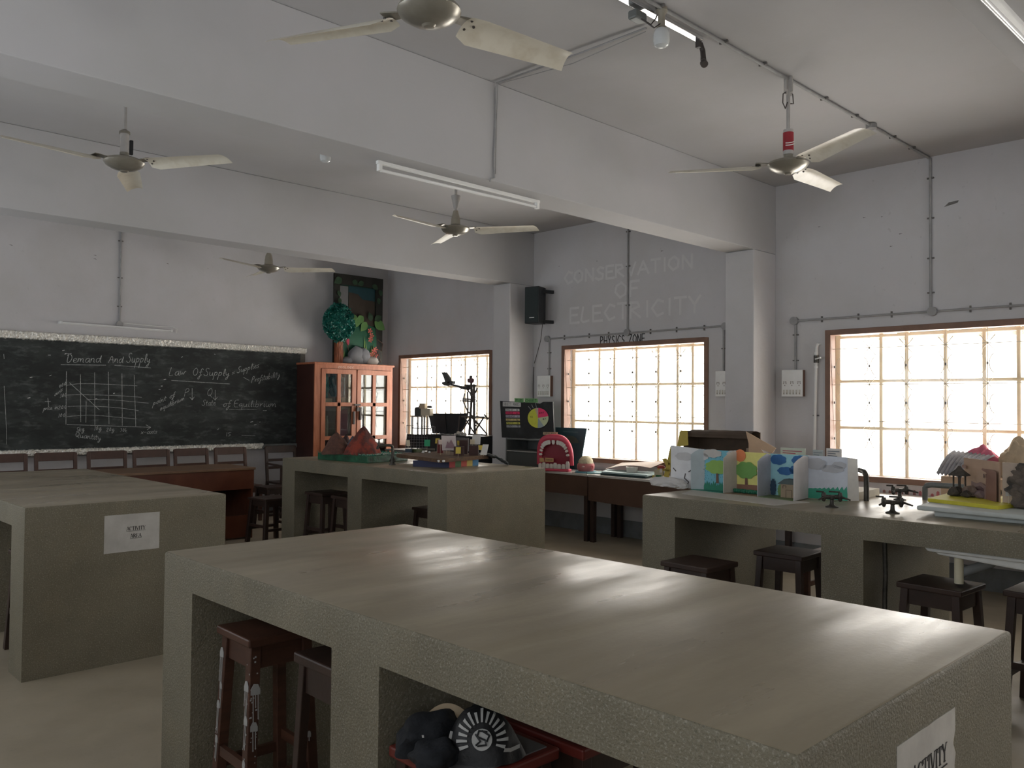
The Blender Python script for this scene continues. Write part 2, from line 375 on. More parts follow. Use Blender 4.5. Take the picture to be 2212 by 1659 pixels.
# ------------------------------------------------------------------ lettering
FONT = {
 'a': (.75, [[(.65, .9), (.3, 1), (0, .5), (.2, 0), (.5, .1), (.65, .9), (.65, .1), (.85, .05)]]),
 'b': (.7, [[(.05, 1.9), (.05, .0), (.4, 0), (.6, .45), (.4, .95), (.05, .6)]]),
 'c': (.6, [[(.55, .85), (.25, 1), (0, .5), (.25, 0), (.6, .15)]]),
 'd': (.75, [[(.6, .85), (.25, 1), (0, .5), (.2, 0), (.55, .2), (.75, 1.9), (.68, .1), (.85, .05)]]),
 'e': (.6, [[(.05, .45), (.5, .6), (.4, 1), (.1, .9), (0, .4), (.25, 0), (.65, .2)]]),
 'f': (.5, [[(.6, 1.6), (.4, 1.9), (.2, 1.5), (.25, -.6), (.0, -.9), (-.15, -.5), (.5, .3)], [(0, .9), (.5, 1)]]),
 'g': (.7, [[(.6, .85), (.25, 1), (0, .5), (.25, .1), (.6, .85), (.6, -.6), (.3, -.95), (.05, -.6), (.75, .2)]]),
 'i': (.3, [[(.1, 1), (.1, .1), (.3, .05)], [(.12, 1.4), (.16, 1.45)]]),
 'k': (.65, [[(.05, 1.9), (.05, 0)], [(.5, 1), (.05, .45), (.6, 0)]]),
 'l': (.35, [[(.1, .2), (.35, 1.5), (.2, 1.9), (.08, 1.3), (.12, .1), (.35, .05)]]),
 'm': (1.05, [[(0, 1), (.05, 0), (.1, .8), (.3, 1), (.4, .7), (.42, 0), (.48, .75), (.7, 1), (.82, .7), (.85, .05), (1.0, .1)]]),
 'n': (.7, [[(0, 1), (.05, 0), (.1, .75), (.35, 1), (.5, .75), (.52, .05), (.7, .1)]]),
 'o': (.65, [[(.3, 1), (.02, .6), (.15, .02), (.5, .2), (.55, .8), (.3, 1), (.65, .9)]]),
 'p': (.7, [[(.1, 1), (0, -.95)], [(.08, .7), (.4, 1.05), (.6, .6), (.35, .1), (.06, .3)]]),
 'q': (.7, [[(.6, .85), (.25, 1), (0, .5), (.25, .1), (.6, .85), (.6, -.9), (.75, -.6)]]),
 'r': (.5, [[(0, 1), (.08, 0), (.12, .7), (.45, 1)]]),
 's': (.5, [[(.45, .9), (.15, 1), (.1, .6), (.4, .35), (.3, .02), (0, .1)]]),
 't': (.45, [[(.15, 1.6), (.12, .1), (.4, .08)], [(-.05, 1.05), (.45, 1.1)]]),
 'u': (.7, [[(0, 1), (.05, .15), (.3, .02), (.5, .4), (.52, 1), (.55, .1), (.72, .05)]]),
 'w': (.9, [[(0, 1), (.15, .02), (.4, .8), (.5, .02), (.75, 1), (.9, .9)]]),
 'x': (.6, [[(0, 1), (.55, 0)], [(.55, 1), (0, 0)]]),
 'y': (.65, [[(0, 1), (.1, .3), (.4, .2), (.55, 1), (.5, -.7), (.2, -.95), (.1, -.6), (.7, .2)]]),
 'A': (1., [[(0, 0), (.45, 2), (.9, 0)], [(.15, .7), (.78, .7)]]),
 'B': (.8, [[(0, 0), (0, 2), (.5, 1.9), (.55, 1.2), (0, 1.05), (.65, .8), (.6, .1), (0, 0)]]),
 'C': (.85, [[(.75, 1.7), (.4, 2), (0, 1), (.35, 0), (.75, .3)]]),
 'D': (.95, [[(.15, 1.9), (.1, 0), (.55, .1), (.85, 1), (.5, 1.9), (-.1, 1.95)]]),
 'E': (.75, [[(.65, 2), (0, 2), (0, 0), (.7, 0)], [(0, 1.05), (.55, 1.05)]]),
 'F': (.7, [[(.65, 2), (0, 2), (0, 0)], [(0, 1.05), (.5, 1.05)]]),
 'G': (.9, [[(.75, 1.7), (.4, 2), (0, 1), (.35, 0), (.75, .3), (.75, .9), (.45, .9)]]),
 'H': (.85, [[(0, 2), (0, 0)], [(.7, 2), (.7, 0)], [(0, 1), (.7, 1)]]),
 'I': (.4, [[(.2, 2), (.2, 0)]]),
 'J': (.7, [[(.55, 2), (.55, .3), (.3, 0), (0, .3)]]),
 'K': (.8, [[(0, 2), (0, 0)], [(.65, 2), (0, .9), (.7, 0)]]),
 'L': (.8, [[(.15, 2), (.0, .3), (.15, 0), (.6, .15)]]),
 'M': (1., [[(0, 0), (.05, 2), (.42, .7), (.8, 2), (.85, 0)]]),
 'N': (.9, [[(0, 0), (0, 2), (.7, 0), (.7, 2)]]),
 'O': (1., [[(.45, 2), (.08, 1.6), (0, .8), (.35, 0), (.75, .4), (.8, 1.4), (.45, 2)]]),
 'P': (.8, [[(0, 0), (0, 2), (.5, 1.9), (.6, 1.3), (.05, .95)]]),
 'Q': (1., [[(.45, 2), (.05, 1.5), (.05, .6), (.4, .1), (.75, .6), (.75, 1.5), (.45, 2)], [(.4, .6), (.9, -.2)]]),
 'R': (.85, [[(0, 0), (0, 2), (.5, 1.9), (.6, 1.4), (.05, 1.05), (.7, 0)]]),
 'S': (.8, [[(.65, 1.75), (.35, 2), (.08, 1.6), (.25, 1.15), (.6, .8), (.55, .15), (.2, 0), (-.1, .35)]]),
 'T': (.8, [[(0, 2), (.75, 2)], [(.37, 2), (.37, 0)]]),
 'U': (.85, [[(0, 2), (.05, .3), (.35, 0), (.65, .3), (.7, 2)]]),
 'V': (.85, [[(0, 2), (.38, 0), (.75, 2)]]),
 'W': (1.1, [[(0, 2), (.25, 0), (.5, 1.5), (.75, 0), (1., 2)]]),
 'Y': (.8, [[(0, 2), (.35, 1)], [(.7, 2), (.35, 1), (.35, 0)]]),
 'Z': (.85, [[(0, 2), (.7, 2), (0, 0), (.75, 0)]]),
 '0': (.7, [[(.3, 1.6), (0, .8), (.25, 0), (.55, .7), (.3, 1.6)]]), '1': (.35, [[(.1, 1.4), (.2, 1.6), (.2, 0)]]),
 '2': (.65, [[(0, 1.3), (.3, 1.7), (.5, 1.2), (0, .05), (.6, .1)]]), '3': (.6, [[(0, 1.6), (.45, 1.5), (.15, .9), (.5, .5), (.1, 0)]]),
 '4': (.65, [[(.4, 0), (.4, 1.7), (0, .6), (.6, .6)]]), '5': (.6, [[(.5, 1.6), (.05, 1.6), (.05, 1), (.5, .7), (.3, 0), (0, .1)]]),
 '7': (.6, [[(0, 1.6), (.5, 1.6), (.15, 0)]]), '8': (.65, [[(.3, .85), (.05, 1.3), (.3, 1.6), (.5, 1.3), (.3, .85), (0, .4), (.3, 0), (.55, .4), (.3, .85)]]),
 '9': (.6, [[(.45, 1.2), (.2, 1.6), (.05, 1.1), (.4, 1), (.45, 1.4), (.4, 0)]]), '6': (.6, [[(.4, 1.6), (.05, .7), (.2, 0), (.5, .4), (.1, .75)]]),
 '-': (.6, [[(.05, .7), (.5, .75)]]), '=': (.6, [[(.05, .55), (.5, .65)], [(.05, .95), (.5, 1.05)]]), ' ': (.7, []), '%': (.8, [[(0, .1), (.7, 1.6)], [(.1, 1.4), (.2, 1.6), (.25, 1.35), (.1, 1.4)], [(.5, .3), (.6, .5), (.7, .2), (.5, .3)]]),
}
def strokes(txt, h, track=.12):
    """2-D polylines of the text; h is the height of an x"""
    x = 0; out = []
    for ch in txt:
        wd, ls = FONT.get(ch, (.6, []))
        for l in ls: out.append([((x + a) * h, b * h) for a, b in l])
        x += wd + track
    return out, x * h
def smooth_line(l, n=2):
    for _ in range(n):
        if len(l) < 3: return l
        q = [l[0]]
        for a, b in zip(l, l[1:]): q += [(a[0] * .75 + b[0] * .25, a[1] * .75 + b[1] * .25), (a[0] * .25 + b[0] * .75, a[1] * .25 + b[1] * .75)]
        l = q + [l[-1]]
    return l
def letter(g, txt, O, ex, ey, nrm, height=None, width=None, wd=.003, th=.0008, x=None, curvy=False, center=True):
    """write txt on a plane: O the centre of the line's baseline (or its start), capital height, total width"""
    O = Vector(O); ex = Vector(ex).normalized(); ey = Vector(ey).normalized(); h = height / 2
    ls, L = strokes(txt, h); k = (width / L) if width else 1
    for l in ls:
        if curvy: l = smooth_line(l, 1)
        g.ribbon([O + ex * (a * k - (L * k / 2 if center else 0)) + ey * b for a, b in l], wd, nrm, th)

# ------------------------------------------------------------------ chalkboard
cb = thing('chalkboard', 'long black chalkboard covered in chalk writing, framed in silver foil', 'chalkboard', (3.9, D - .03, .86))
XB0, XB1 = 1.6, 6.18
box('board_panel', CHB, cb, XB0, XB1, D - .035, D, .93, 2.20)
def foil(z0, z1, x0, x1, y=D - .05):
    g = G()
    def fn(u, v):
        x = x0 + (x1 - x0) * u; z = z0 + (z1 - z0) * v; q = Vector((x * 55, z * 55, 1.3))
        return (x + .006 * noise.noise(q * 1.3), y - .006 + .016 * noise.noise(q) + .008 * noise.noise(q * .4) + (.03 if v in (0, 1) else 0), z + .008 * noise.noise(q + Vector((5, 5, 5))))
    g.grid(fn, 620, 8); return g
a = foil(2.185, 2.28, XB0, 6.265); a.box(XB0, 6.262, D - .034, D, 2.19, 2.275); pl(a.obj('foil_border', FOIL, cb), 'crumpled silver foil border along the top of the chalkboard')
a = foil(.862, .945, XB0, 5.62); a.box(XB0, 5.6, D - .034, D, .868, .94); pl(a.obj('foil_border', FOIL, cb), 'crumpled silver foil border along the bottom of the chalkboard')
box('ledge', STEEL, cb, 5.6, 6.22, D - .06, D, .87, .93, bev=.01)
box('side_strip', mat('board_strip', (.13, .12, .10), .7, .2, 5), cb, 6.18, 6.262, D - .03, D, 1.98, 2.19, bev=.004)
YP = D - .0365
def chalk(g, l, wpx=1.0):
    g.ribbon([at(u, v, 1, YP) for u, v in l], wpx * .0056, (0, -1, 0), .0008)
g = G()
def Z1(x, y): return (80 + x / 7.54, 740 + y / 7.54)
def Z2(x, y): return (330 + x / 7.135, 760 + y / 7.135)
def ctext(txt, p0, p1, hpx, wpx=1.0, tr=.1):
    """a chalk word whose baseline runs from pixel p0 to p1; hpx = height of an x"""
    ls, L = strokes(txt, 1.0, tr); (ax, ay), (bx, by) = p0, p1; dx, dy = (bx - ax) / L, (by - ay) / L
    for l in ls:
        l = smooth_line(l, 2)
        chalk(g, [(ax + dx * x + y * hpx * .22, ay + dy * x - y * hpx) for x, y in l], wpx)
ctext('Demand', Z1(470, 330), Z1(1040, 325), 10, 1.15)
ctext('And', Z1(1160, 330), Z1(1400, 335), 9.5, 1.1)
ctext('Supply', Z1(1460, 330), Z1(1840, 335), 11, 1.15)
for p, q in [((390, 360), (1120, 368)), ((1265, 370), (1850, 412)), ((480, 470), (470, 1330)), ((708, 520), (712, 1290)), ((938, 490), (942, 1345)), ((1160, 480), (1172, 1325)), ((1383, 505), (1388, 1360)), ((1582, 530), (1608, 1365)), ((490, 1335), (1850, 1380)), ((1775, 1340), (1850, 1380)), ((1850, 1380), (1795, 1420)), ((530, 655), (1015, 1095)), ((800, 960), (795, 1300))]:
    chalk(g, [Z1(*p), Z1(*q)], 1.1)
for l in [[(490, 695), (720, 662), (1160, 680), (1630, 705)], [(490, 855), (720, 845), (1380, 865), (1705, 892)], [(810, 925), (1160, 925), (1815, 987)], [(500, 1040), (800, 1030), (1160, 1048), (1380, 1068), (1650, 1107)], [(490, 1205), (720, 1185), (960, 1180), (1380, 1225), (1620, 1240)]]:
    chalk(g, [Z1(*p) for p in smooth_line(l, 2)], .9)
ctext('400', Z1(350, 745), Z1(480, 690), 5, .9); ctext('300', Z1(370, 900), Z1(480, 880), 5, .9); ctext('200', Z1(340, 1090), Z1(490, 1075), 5, .9); ctext('100', Z1(340, 1220), Z1(470, 1210), 5, .8)
ctext('axis', Z1(280, 880), Z1(420, 780), 5, .8); ctext('price in', Z1(100, 1110), Z1(340, 1080), 5, .9)
chalk(g, [Z1(175, 905), Z1(190, 1050)]); chalk(g, [Z1(130, 960), Z1(220, 960)])
ctext('5kg', Z1(640, 1450), Z1(770, 1440), 5.5); ctext('10g', Z1(925, 1430), Z1(1050, 1425), 5.5); ctext('20g', Z1(1125, 1450), Z1(1260, 1440), 5); ctext('30k', Z1(1350, 1450), Z1(1470, 1460), 4.5, .8)
ctext('x-axis', Z1(1690, 1490), Z1(1960, 1480), 5); ctext('Quantity', Z1(620, 1540), Z1(1040, 1590), 6, 1.1)
ctext('point of', Z2(0, 830), Z2(340, 690), 6, 1.); ctext('equilibrium', Z2(110, 910), Z2(490, 740), 6, 1.)
ctext('Law', Z2(245, 370), Z2(510, 360), 9, 1.2); ctext('Of', Z2(610, 370), Z2(760, 370), 8.5, 1.1); ctext('Supply', Z2(790, 370), Z2(1180, 375), 8.5, 1.2)
ctext('=', Z2(1210, 380), Z2(1270, 360), 8, .9); ctext('Supplies', Z2(1300, 330), Z2(1640, 240), 7, 1.); ctext('Profitability', Z2(1520, 480), Z2(1960, 380), 7, 1.)
chalk(g, [Z2(1400, 395), Z2(1485, 440)], 1.1)
chalk(g, [Z2(290, 440), Z2(560, 458), Z2(1185, 495)], 1.3)
ctext('P', Z2(485, 690), Z2(570, 690), 9); ctext('Q', Z2(830, 690), Z2(930, 690), 9)
for x, y0, y1 in ((607, 560, 740), (962, 590, 745)):
    chalk(g, [Z2(x, y0), Z2(x, y1)], 1.2); chalk(g, [Z2(x - 35, y1 - 40), Z2(x, y1), Z2(x + 32, y1 - 45)], 1.2)
ctext('State', Z2(760, 830), Z2(970, 825), 6.5, 1.); ctext('of', Z2(1080, 850), Z2(1200, 850), 8, 1.1); ctext('Equilibrium', Z2(1245, 850), Z2(1910, 850), 7.5, 1.1)
chalk(g, [Z2(1180, 885), Z2(1600, 885)], .9); chalk(g, [Z2(1700, 905), Z2(1755, 905)]); chalk(g, [Z2(1370, 1287), Z2(1580, 1293)]); ctext('15', Z2(1120, 1300), Z2(1210, 1300), 5)
for l in [[(9, 834), (14, 930), (14, 960)], [(8, 765), (9, 775)]]: chalk(g, l, .8)
g.obj('chalk_writing', CHK, cb)
g = G()
for u, v in [(140, 765), (146, 768), (152, 764), (107, 812), (343, 841), (348, 834), (354, 820), (463, 765), (392, 772), (541, 912), (549, 918), (470, 928), (205, 862), (135, 757), (104, 767), (65, 815), (60, 860), (245, 850), (560, 912)]:
    chalk(g, [(u, v), (u + random.uniform(2, 6), v + random.uniform(-2, 1))], random.uniform(.7, 1.5))
g.obj('chalk_smudges', CHW, cb)

# ------------------------------------------------------------------ terrazzo benches
SIGN = []
def bench(x0, y0, y1, label, x1=None):
    x1 = x1 or x0 + 1.15
    t = thing('laboratory_bench', label, 'bench', (x0, y0, 0), 'terrazzo laboratory benches')
    g = G(); g.box(x0, x1, y0, y1, .806, HB)
    es = [e for e in g.b.edges if e.verts[0].co.z > .9 or e.verts[1].co.z > .9]
    es = [e for e in es if e.verts[0].co.z > .9 and e.verts[1].co.z > .9]
    bmesh.ops.bevel(g.b, geom=es, offset=.011, segments=3, affect='EDGES', profile=.5)
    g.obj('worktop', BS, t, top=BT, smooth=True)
    L = y1 - y0
    for a, b in ((0, .25), (L / 2 - .115, L / 2 + .115), (L - .25, L)):
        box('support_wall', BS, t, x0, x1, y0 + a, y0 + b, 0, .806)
    return t
bench(1.32, .675, 3.26, 'large speckled terrazzo bench nearest the camera with a smooth beige top', 2.463)
bench(1.295, 5.053, 7.66, 'terrazzo bench at left carrying a white ACTIVITY AREA sheet, in front of the teacher desk', 2.42)
bench(4.436, 5.314, 7.98, 'far terrazzo bench in front of the glazed cabinet, carrying the mountain model', 5.597)
bench(4.42, .70, 3.33, 'terrazzo bench beside the right windows carrying the weather display', 5.68)

def serif(g, ch, x, h, O, ex, ey, nrm):
    """one Roman capital of height h with thick and thin strokes; returns its advance"""
    tk, tn = h * .14, h * .05; P = lambda a, b: O + ex * (x + a * h) + ey * (b * h)
    def st(a, b, w_): g.ribbon([P(*a), P(*b)], w_, nrm, .0006)
    def sf(a, b, w_=.26): st((a - w_ / 2, b), (a + w_ / 2, b), h * .04)
    if ch == 'A': st((.06, .02), (.36, .98), tn); st((.38, .98), (.70, .02), tk); st((.17, .34), (.55, .34), tn); sf(.06, .02, .2); sf(.70, .02, .24); return .78 * h
    if ch == 'C':
        pts = [(.36 + .32 * math.cos(t), .5 + .48 * math.sin(t)) for t in [math.radians(a) for a in range(45, 320, 25)]]
        for i, (p, q) in enumerate(zip(pts, pts[1:])): st(p, q, tk if 2 < i < 8 else tn)
        st((.62, .98), (.62, .72), tn); return .74 * h
    if ch == 'T': st((.32, .02), (.32, .98), tk); st((.03, .97), (.61, .97), tn); st((.03, .97), (.03, .76), tn); st((.61, .97), (.61, .76), tn); sf(.32, .02, .3); return .67 * h
    if ch == 'I': st((.16, .02), (.16, .98), tk); sf(.16, .02); sf(.16, .98); return .36 * h
    if ch == 'V': st((.06, .98), (.36, .02), tk); st((.38, .02), (.64, .98), tn); sf(.06, .98, .24); sf(.66, .98, .2); return .72 * h
    if ch == 'Y': st((.06, .98), (.34, .48), tk); st((.36, .48), (.62, .98), tn); st((.35, .5), (.35, .02), tk); sf(.06, .98, .22); sf(.63, .98, .2); sf(.35, .02); return .72 * h
    if ch == 'R':
        st((.13, .02), (.13, .98), tk); sf(.13, .02); st((.02, .98), (.4, .98), tn)
        pts = [(.36 + .18 * math.cos(t), .74 + .24 * math.sin(t)) for t in [math.radians(a) for a in range(90, -91, -30)]]
        for p, q in zip(pts, pts[1:]): st(p, q, tk * .8)
        st((.15, .5), (.4, .5), tn); st((.34, .5), (.66, .02), tk); sf(.68, .02, .14); return .74 * h
    if ch == 'E': st((.13, .02), (.13, .98), tk); st((.02, .98), (.56, .98), tn); st((.56, .98), (.56, .78), tn); st((.02, .02), (.6, .02), tn); st((.6, .02), (.6, .24), tn); st((.15, .52), (.44, .52), tn); st((.44, .42), (.44, .62), tn); return .68 * h
    return .5 * h
def serif_line(g, txt, O, ex, ey, nrm, h):
    tmp = G(); L = sum(serif(tmp, c, 0, h, O, ex, ey, nrm) for c in txt); tmp.b.free(); x = -L / 2
    for c in txt: x += serif(g, c, x, h, O, ex, ey, nrm)
    g.ribbon([O + ex * (-L / 2) - ey * h * .22, O + ex * (L / 2) - ey * h * .22], h * .07, nrm, .0006)
def sheet(x0, x1, z0, z1, y, label, th, notch=False, skew=0):
    t = thing('paper_sign', label, 'sign', ((x0 + x1) / 2, y, z0), 'activity area signs taped on the benches')
    g = G(); pts = []
    xs = [x0 + (x1 - x0) * i / 12 for i in range(13)]
    for x in xs: pts.append((x, y, z1 + .003 * noise.noise(Vector((x * 40, 0, 1)))))
    for i in range(1, 9):
        z = z1 + (z0 - z1) * i / 9; dx = .0
        if notch and i in (3,): dx = -.014
        if notch and i in (4, 6): dx = .002
        if notch and i == 5: dx = -.006
        pts.append((x1 + dx, y, z))
    for x in xs[::-1]: pts.append((x, y, z0 + .003 * noise.noise(Vector((x * 40, 3, 1)))))
    g.prism(pts, (0, -.0012, 0)); g.obj('sheet', PLAM, t)
    g = G(); xc = (x0 + x1) / 2 + (.01 if notch else .02); h = (z1 - z0) * th
    serif_line(g, 'ACTIVITY', Vector((xc, y - .0014, z0 + (z1 - z0) * .56)), Vector((1, 0, 0)), Vector((0, 0, 1)), (0, -1, 0), h)
    serif_line(g, 'AREA', Vector((xc, y - .0014, z0 + (z1 - z0) * .36)), Vector((1, 0, 0)), Vector((0, 0, 1)), (0, -1, 0), h)
    g.obj('lettering', INK, t); return t
sheet(1.699, 2.010, .633, .848, 5.053, 'white ACTIVITY AREA sheet taped to the end of the left bench', .10)
sheet(1.723, 2.048, .60, .831, .675, 'worn ACTIVITY sheet taped to the end of the nearest bench', .17, notch=True)

# ------------------------------------------------------------------ furniture
def make_stool(h, s, m, label, cat='stool', group='wooden laboratory stools'):
    t = thing('wooden_stool', label, cat, (0, 0, 0), group)
    box('seat', m, t, -s / 2, s / 2, -s / 2, s / 2, h - .03, h, bev=.006)
    tp, bt = s / 2 - .035, s / 2 - .005
    for i in (-1, 1):
        for j in (-1, 1):
            G().bar((i * tp, j * tp, h - .03), (i * bt, j * bt, 0), .038, up=(0, 1, 0)).obj('leg', m, t, bev=.003)
    g = G(); k = tp
    for i in (-1, 1): g.box(-k + .019, k - .019, i * k - .01, i * k + .01, h - .11, h - .03); g.box(i * k - .01, i * k + .01, -k + .019, k - .019, h - .11, h - .03)
    g.obj('apron', m, t)
    for i in (-1, 1):
        zz = h * .28; q = tp + (bt - tp) * .75
        G().box(-q, q, i * q - .009, i * q + .009, zz, zz + .035).obj('stretcher', m, t)
        G().box(i * q - .009, i * q + .009, -q, q, zz + .05, zz + .085).obj('stretcher', m, t)
    return t
st1 = make_stool(.60, .32, WDK, 'dark wooden stool standing just in front of the weather display bench, leftmost there')
st1.location = (4.22, 2.77, 0); st1.rotation_euler = (0, 0, -.02)
dup(st1, (4.96, 2.60, 0), .03, 'dark wooden stool under the weather display bench, left of its middle support')
dup(st1, (4.66, 1.60, 0), -.05, 'low brown stool under the sink below the straw hut model')
dup(st1, (4.85, 1.16, 0), -.02, 'dark stool cut by the right edge of the picture, under the sink bench')
dup(st1, (4.66, 7.48, 0), .02, 'dark stool in the left opening of the far bench, left one of two')
dup(st1, (4.66, 7.00, 0), -.03, 'dark stool in the left opening of the far bench, right one of two')
s2 = dup(st1, (5.12, 6.30, 0), .04, 'shorter dark stool deep in the right opening of the far bench')
s2.scale = (1, 1, .86)
dup(st1, (5.22, 5.83, 0), .1, 'dark stool half hidden behind the right end support of the far bench')
dup(st1, (1.56, 5.64, 0), .0, 'dark stool in the opening of the left bench at the left picture edge')
st2 = make_stool(.70, .262, WD, 'tall dark stool splashed with grey paint under the nearest bench')
GP = flat('grey_paint', .42, .42, .41, .35)
def drip(face, c, z, wd, L):
    """a grey paint splash with runs on the face (0: towards -x, 1: towards -y) of a leg"""
    g = G(); o = -(.096 + .030 * (1 - z / .67)) - .0195
    P = (lambda a, zz, d=0: (o - d, c + a, zz)) if face == 0 else (lambda a, zz, d=0: (c + a, o - d, zz))
    n = (-.0015, 0, 0) if face == 0 else (0, -.0015, 0)
    g.prism([P(-wd / 2, z - .01), P(-wd / 2, z + wd * .3), P(-wd * .2, z + wd * .8), P(wd * .25, z + wd * .7), P(wd / 2, z + wd * .1), P(wd / 2, z - .012)], n)
    k = max(1, int(wd / .009))
    for i in range(k):
        a = (i - (k - 1) / 2) * .009; l = L * random.uniform(.35, 1)
        g.prism([P(a - .0015, z), P(a + .0015, z), P(a + .0015, z - l, l * .045), P(a - .0015, z - l, l * .045)], n)
        g.prism([P(a - .0026, z - l, l * .045), P(a, z - l - .004, l * .045), P(a + .0026, z - l, l * .045), P(a, z - l + .005, l * .045)], n)
    g.obj('paint_drip', GP, st2)
for f_, c, z, wd, L in [(0, .107, .60, .030, .13), (0, .10, .49, .018, .08), (0, .112, .42, .022, .12), (0, .11, .30, .02, .1), (0, .115, .18, .022, .08), (0, -.10, .53, .032, .15), (0, -.108, .42, .026, .11), (0, -.112, .28, .02, .1), (0, -.115, .16, .02, .08), (1, -.10, .52, .034, .14), (1, -.106, .40, .026, .16), (1, -.110, .25, .018, .08), (1, .10, .33, .014, .05), (1, .11, .2, .012, .05)]: drip(f_, c, z, wd, L)
g = G()
for _ in range(80):
    z = random.uniform(.08, .64); r = random.uniform(.001, .003); x = -(.096 + .030 * (1 - z / .67)) - .0195; c = random.choice((-.105, .108)) + random.uniform(-.014, .014)
    if random.random() < .5: g.box(x - .0012, x, c - r, c + r, z - r, z + r)
    else: c = -abs(c); g.box(c - r, c + r, x - .0012, x, z - r, z + r)
o = g.obj('paint_specks', GP, st2); o['kind'] = 'stuff'
st2.location = (1.50, 2.79, 0); st2.rotation_euler = (0, 0, -.03)
st3 = dup(st1, (1.56, 2.34, 0), -.02, 'plain dark stool beside the paint-splashed one under the nearest bench'); st3.scale = (.85, .85, 1.15)
st4 = dup(st1, (1.50, 1.675, 0), 0, 'stool with a pale worn seat and the black bag on it, under the nearest bench')
st5 = dup(st1, (1.85, 1.62, 0), 0, 'stool with a pale seat and red edge behind the black bag')
for s_, mm in ((st4, 'pale_seat'), (st5, 'pale_seat')):
    L0 = wloc(s_)
    pad = G(); pad.box(-.135, .135, -.135, .135, .600, .603); o = pad.obj('seat_pad', flat('pale_seat', .17, .165, .165, .4), None); o.parent = s_; pl(o, 'worn grey seat covering')
    for ch in [c for c in bpy.data.objects if c.parent == s_ and c.name.startswith('seat.')]:
        ch.data = ch.data.copy(); ch.data.materials[0] = mat('red_seat_edge', (.15, .025, .018), .4, .15, 6)

def make_chair(m, label, arms=False, wd=.44, h=.91, name='wooden_chair', group=None):
    t = thing(name, label, 'chair', (0, 0, 0), group); w2 = wd / 2; d0, d1 = -.42, .0     # front at -y, back at +y
    for i in (-1, 1):
        G().bar((i * (w2 - .019), -.02, .45), (i * (w2 - .019), .03, h), .038, .03, up=(0, 1, 0)).bar((i * (w2 - .019), .02, 0), (i * (w2 - .019), -.02, .46), .038, .034, up=(0, 1, 0)).obj('back_post', m, t, bev=.004)
        G().bar((i * (w2 - .02), d0 + .02, 0), (i * (w2 - .02), d0 + .02, .66 if arms else .43), .038, up=(0, 1, 0)).obj('leg', m, t, bev=.003)
    G().box(-w2, w2, d0, -.002, .43, .455).obj('seat', m, t, bev=.006)
    G().prism([(-w2, .012, h - .085), (w2, .012, h - .085), (w2 - .004, .022, h - .005), (w2 - .02, .022, h + .008), (-w2 + .02, .022, h + .008), (-w2 + .004, .022, h - .005)], (0, .022, 0)).obj('top_rail', m, t, bev=.003)
    for k, z in enumerate((h - .20, h - .30) if arms else (h - .21,)):
        G().box(-w2 + .035, w2 - .035, .0, .02, z, z + .035).obj('back_rail', m, t, bev=.003)
    g = G()
    for i in (-1, 1): g.box(i * (w2 - .02) - .008, i * (w2 - .02) + .008, d0 + .03, -.01, .2, .235)
    g.box(-w2 + .03, w2 - .03, d0 + .012, d0 + .028, .36, .43).box(-w2 + .03, w2 - .03, d0 + .2, d0 + .216, .2, .235)
    g.obj('stretcher', m, t)
    if arms:
        for i in (-1, 1): G().prism([(i * (w2 - .045), d0 - .02, .66), (i * (w2 + .015), d0 - .02, .66), (i * (w2 + .01), -.0, .675), (i * (w2 - .035), -.0, .675)], (0, 0, .022)).obj('armrest', m, t, bev=.005)
    return t
CHW_ = mat('chair_wood', (.060, .026, .017), .4, col2=(.095, .042, .028), scale=6, bump=.04)
ch = make_chair(CHW_, 'brown wooden chair under the chalkboard, leftmost, cut by the picture edge', group='wooden chairs lined up under the chalkboard')
ch.location = (2.45, 10.34, 0)
lb = ['brown wooden chair under the chalk graph, second from the left of the row', 'brown wooden chair under the chalkboard, third from the left of the row', 'brown wooden chair under the chalkboard, fourth from the left of the row', 'brown wooden chair under the chalkboard, fifth from the left, second from its right end', 'brown wooden chair at the right end of the row of six']
for x, l in zip((2.955, 3.50, 4.01, 4.50, 5.015), lb): dup(ch, (x, 10.34, 0), random.uniform(-.03, .03), l)
ac = make_chair(WDK, 'dark wooden armchair between the desk and the cabinet under the chalkboard corner', arms=True, wd=.46, name='wooden_armchair'); ac.location = (5.74, 10.36, 0)
bch = make_chair(WD, 'dark wooden chair behind the weather display bench, its slatted back turned away', wd=.42, h=.86)
bch.location = (6.22, 2.72, 0); bch.rotation_euler = (0, 0, math.pi / 2 * -1)
g = G()
for x in (-.12, 0, .12): g.box(x - .022, x + .022, .004, .018, .47, .80)
g.M = Matrix.Identity(4); o = g.obj('back_slats', WD, None); o.parent = bch
# loose stools between desk and far bench
dup(st1, (4.52, 8.36, 0), .08, 'dark stool in the gap between the desk and the far bench').scale = (1.15, 1.1, .8)
dup(st1, (5.12, 9.45, 0), .0, 'dark stool behind the gap right of the desk, against the wall').scale = (1., 1., .8)
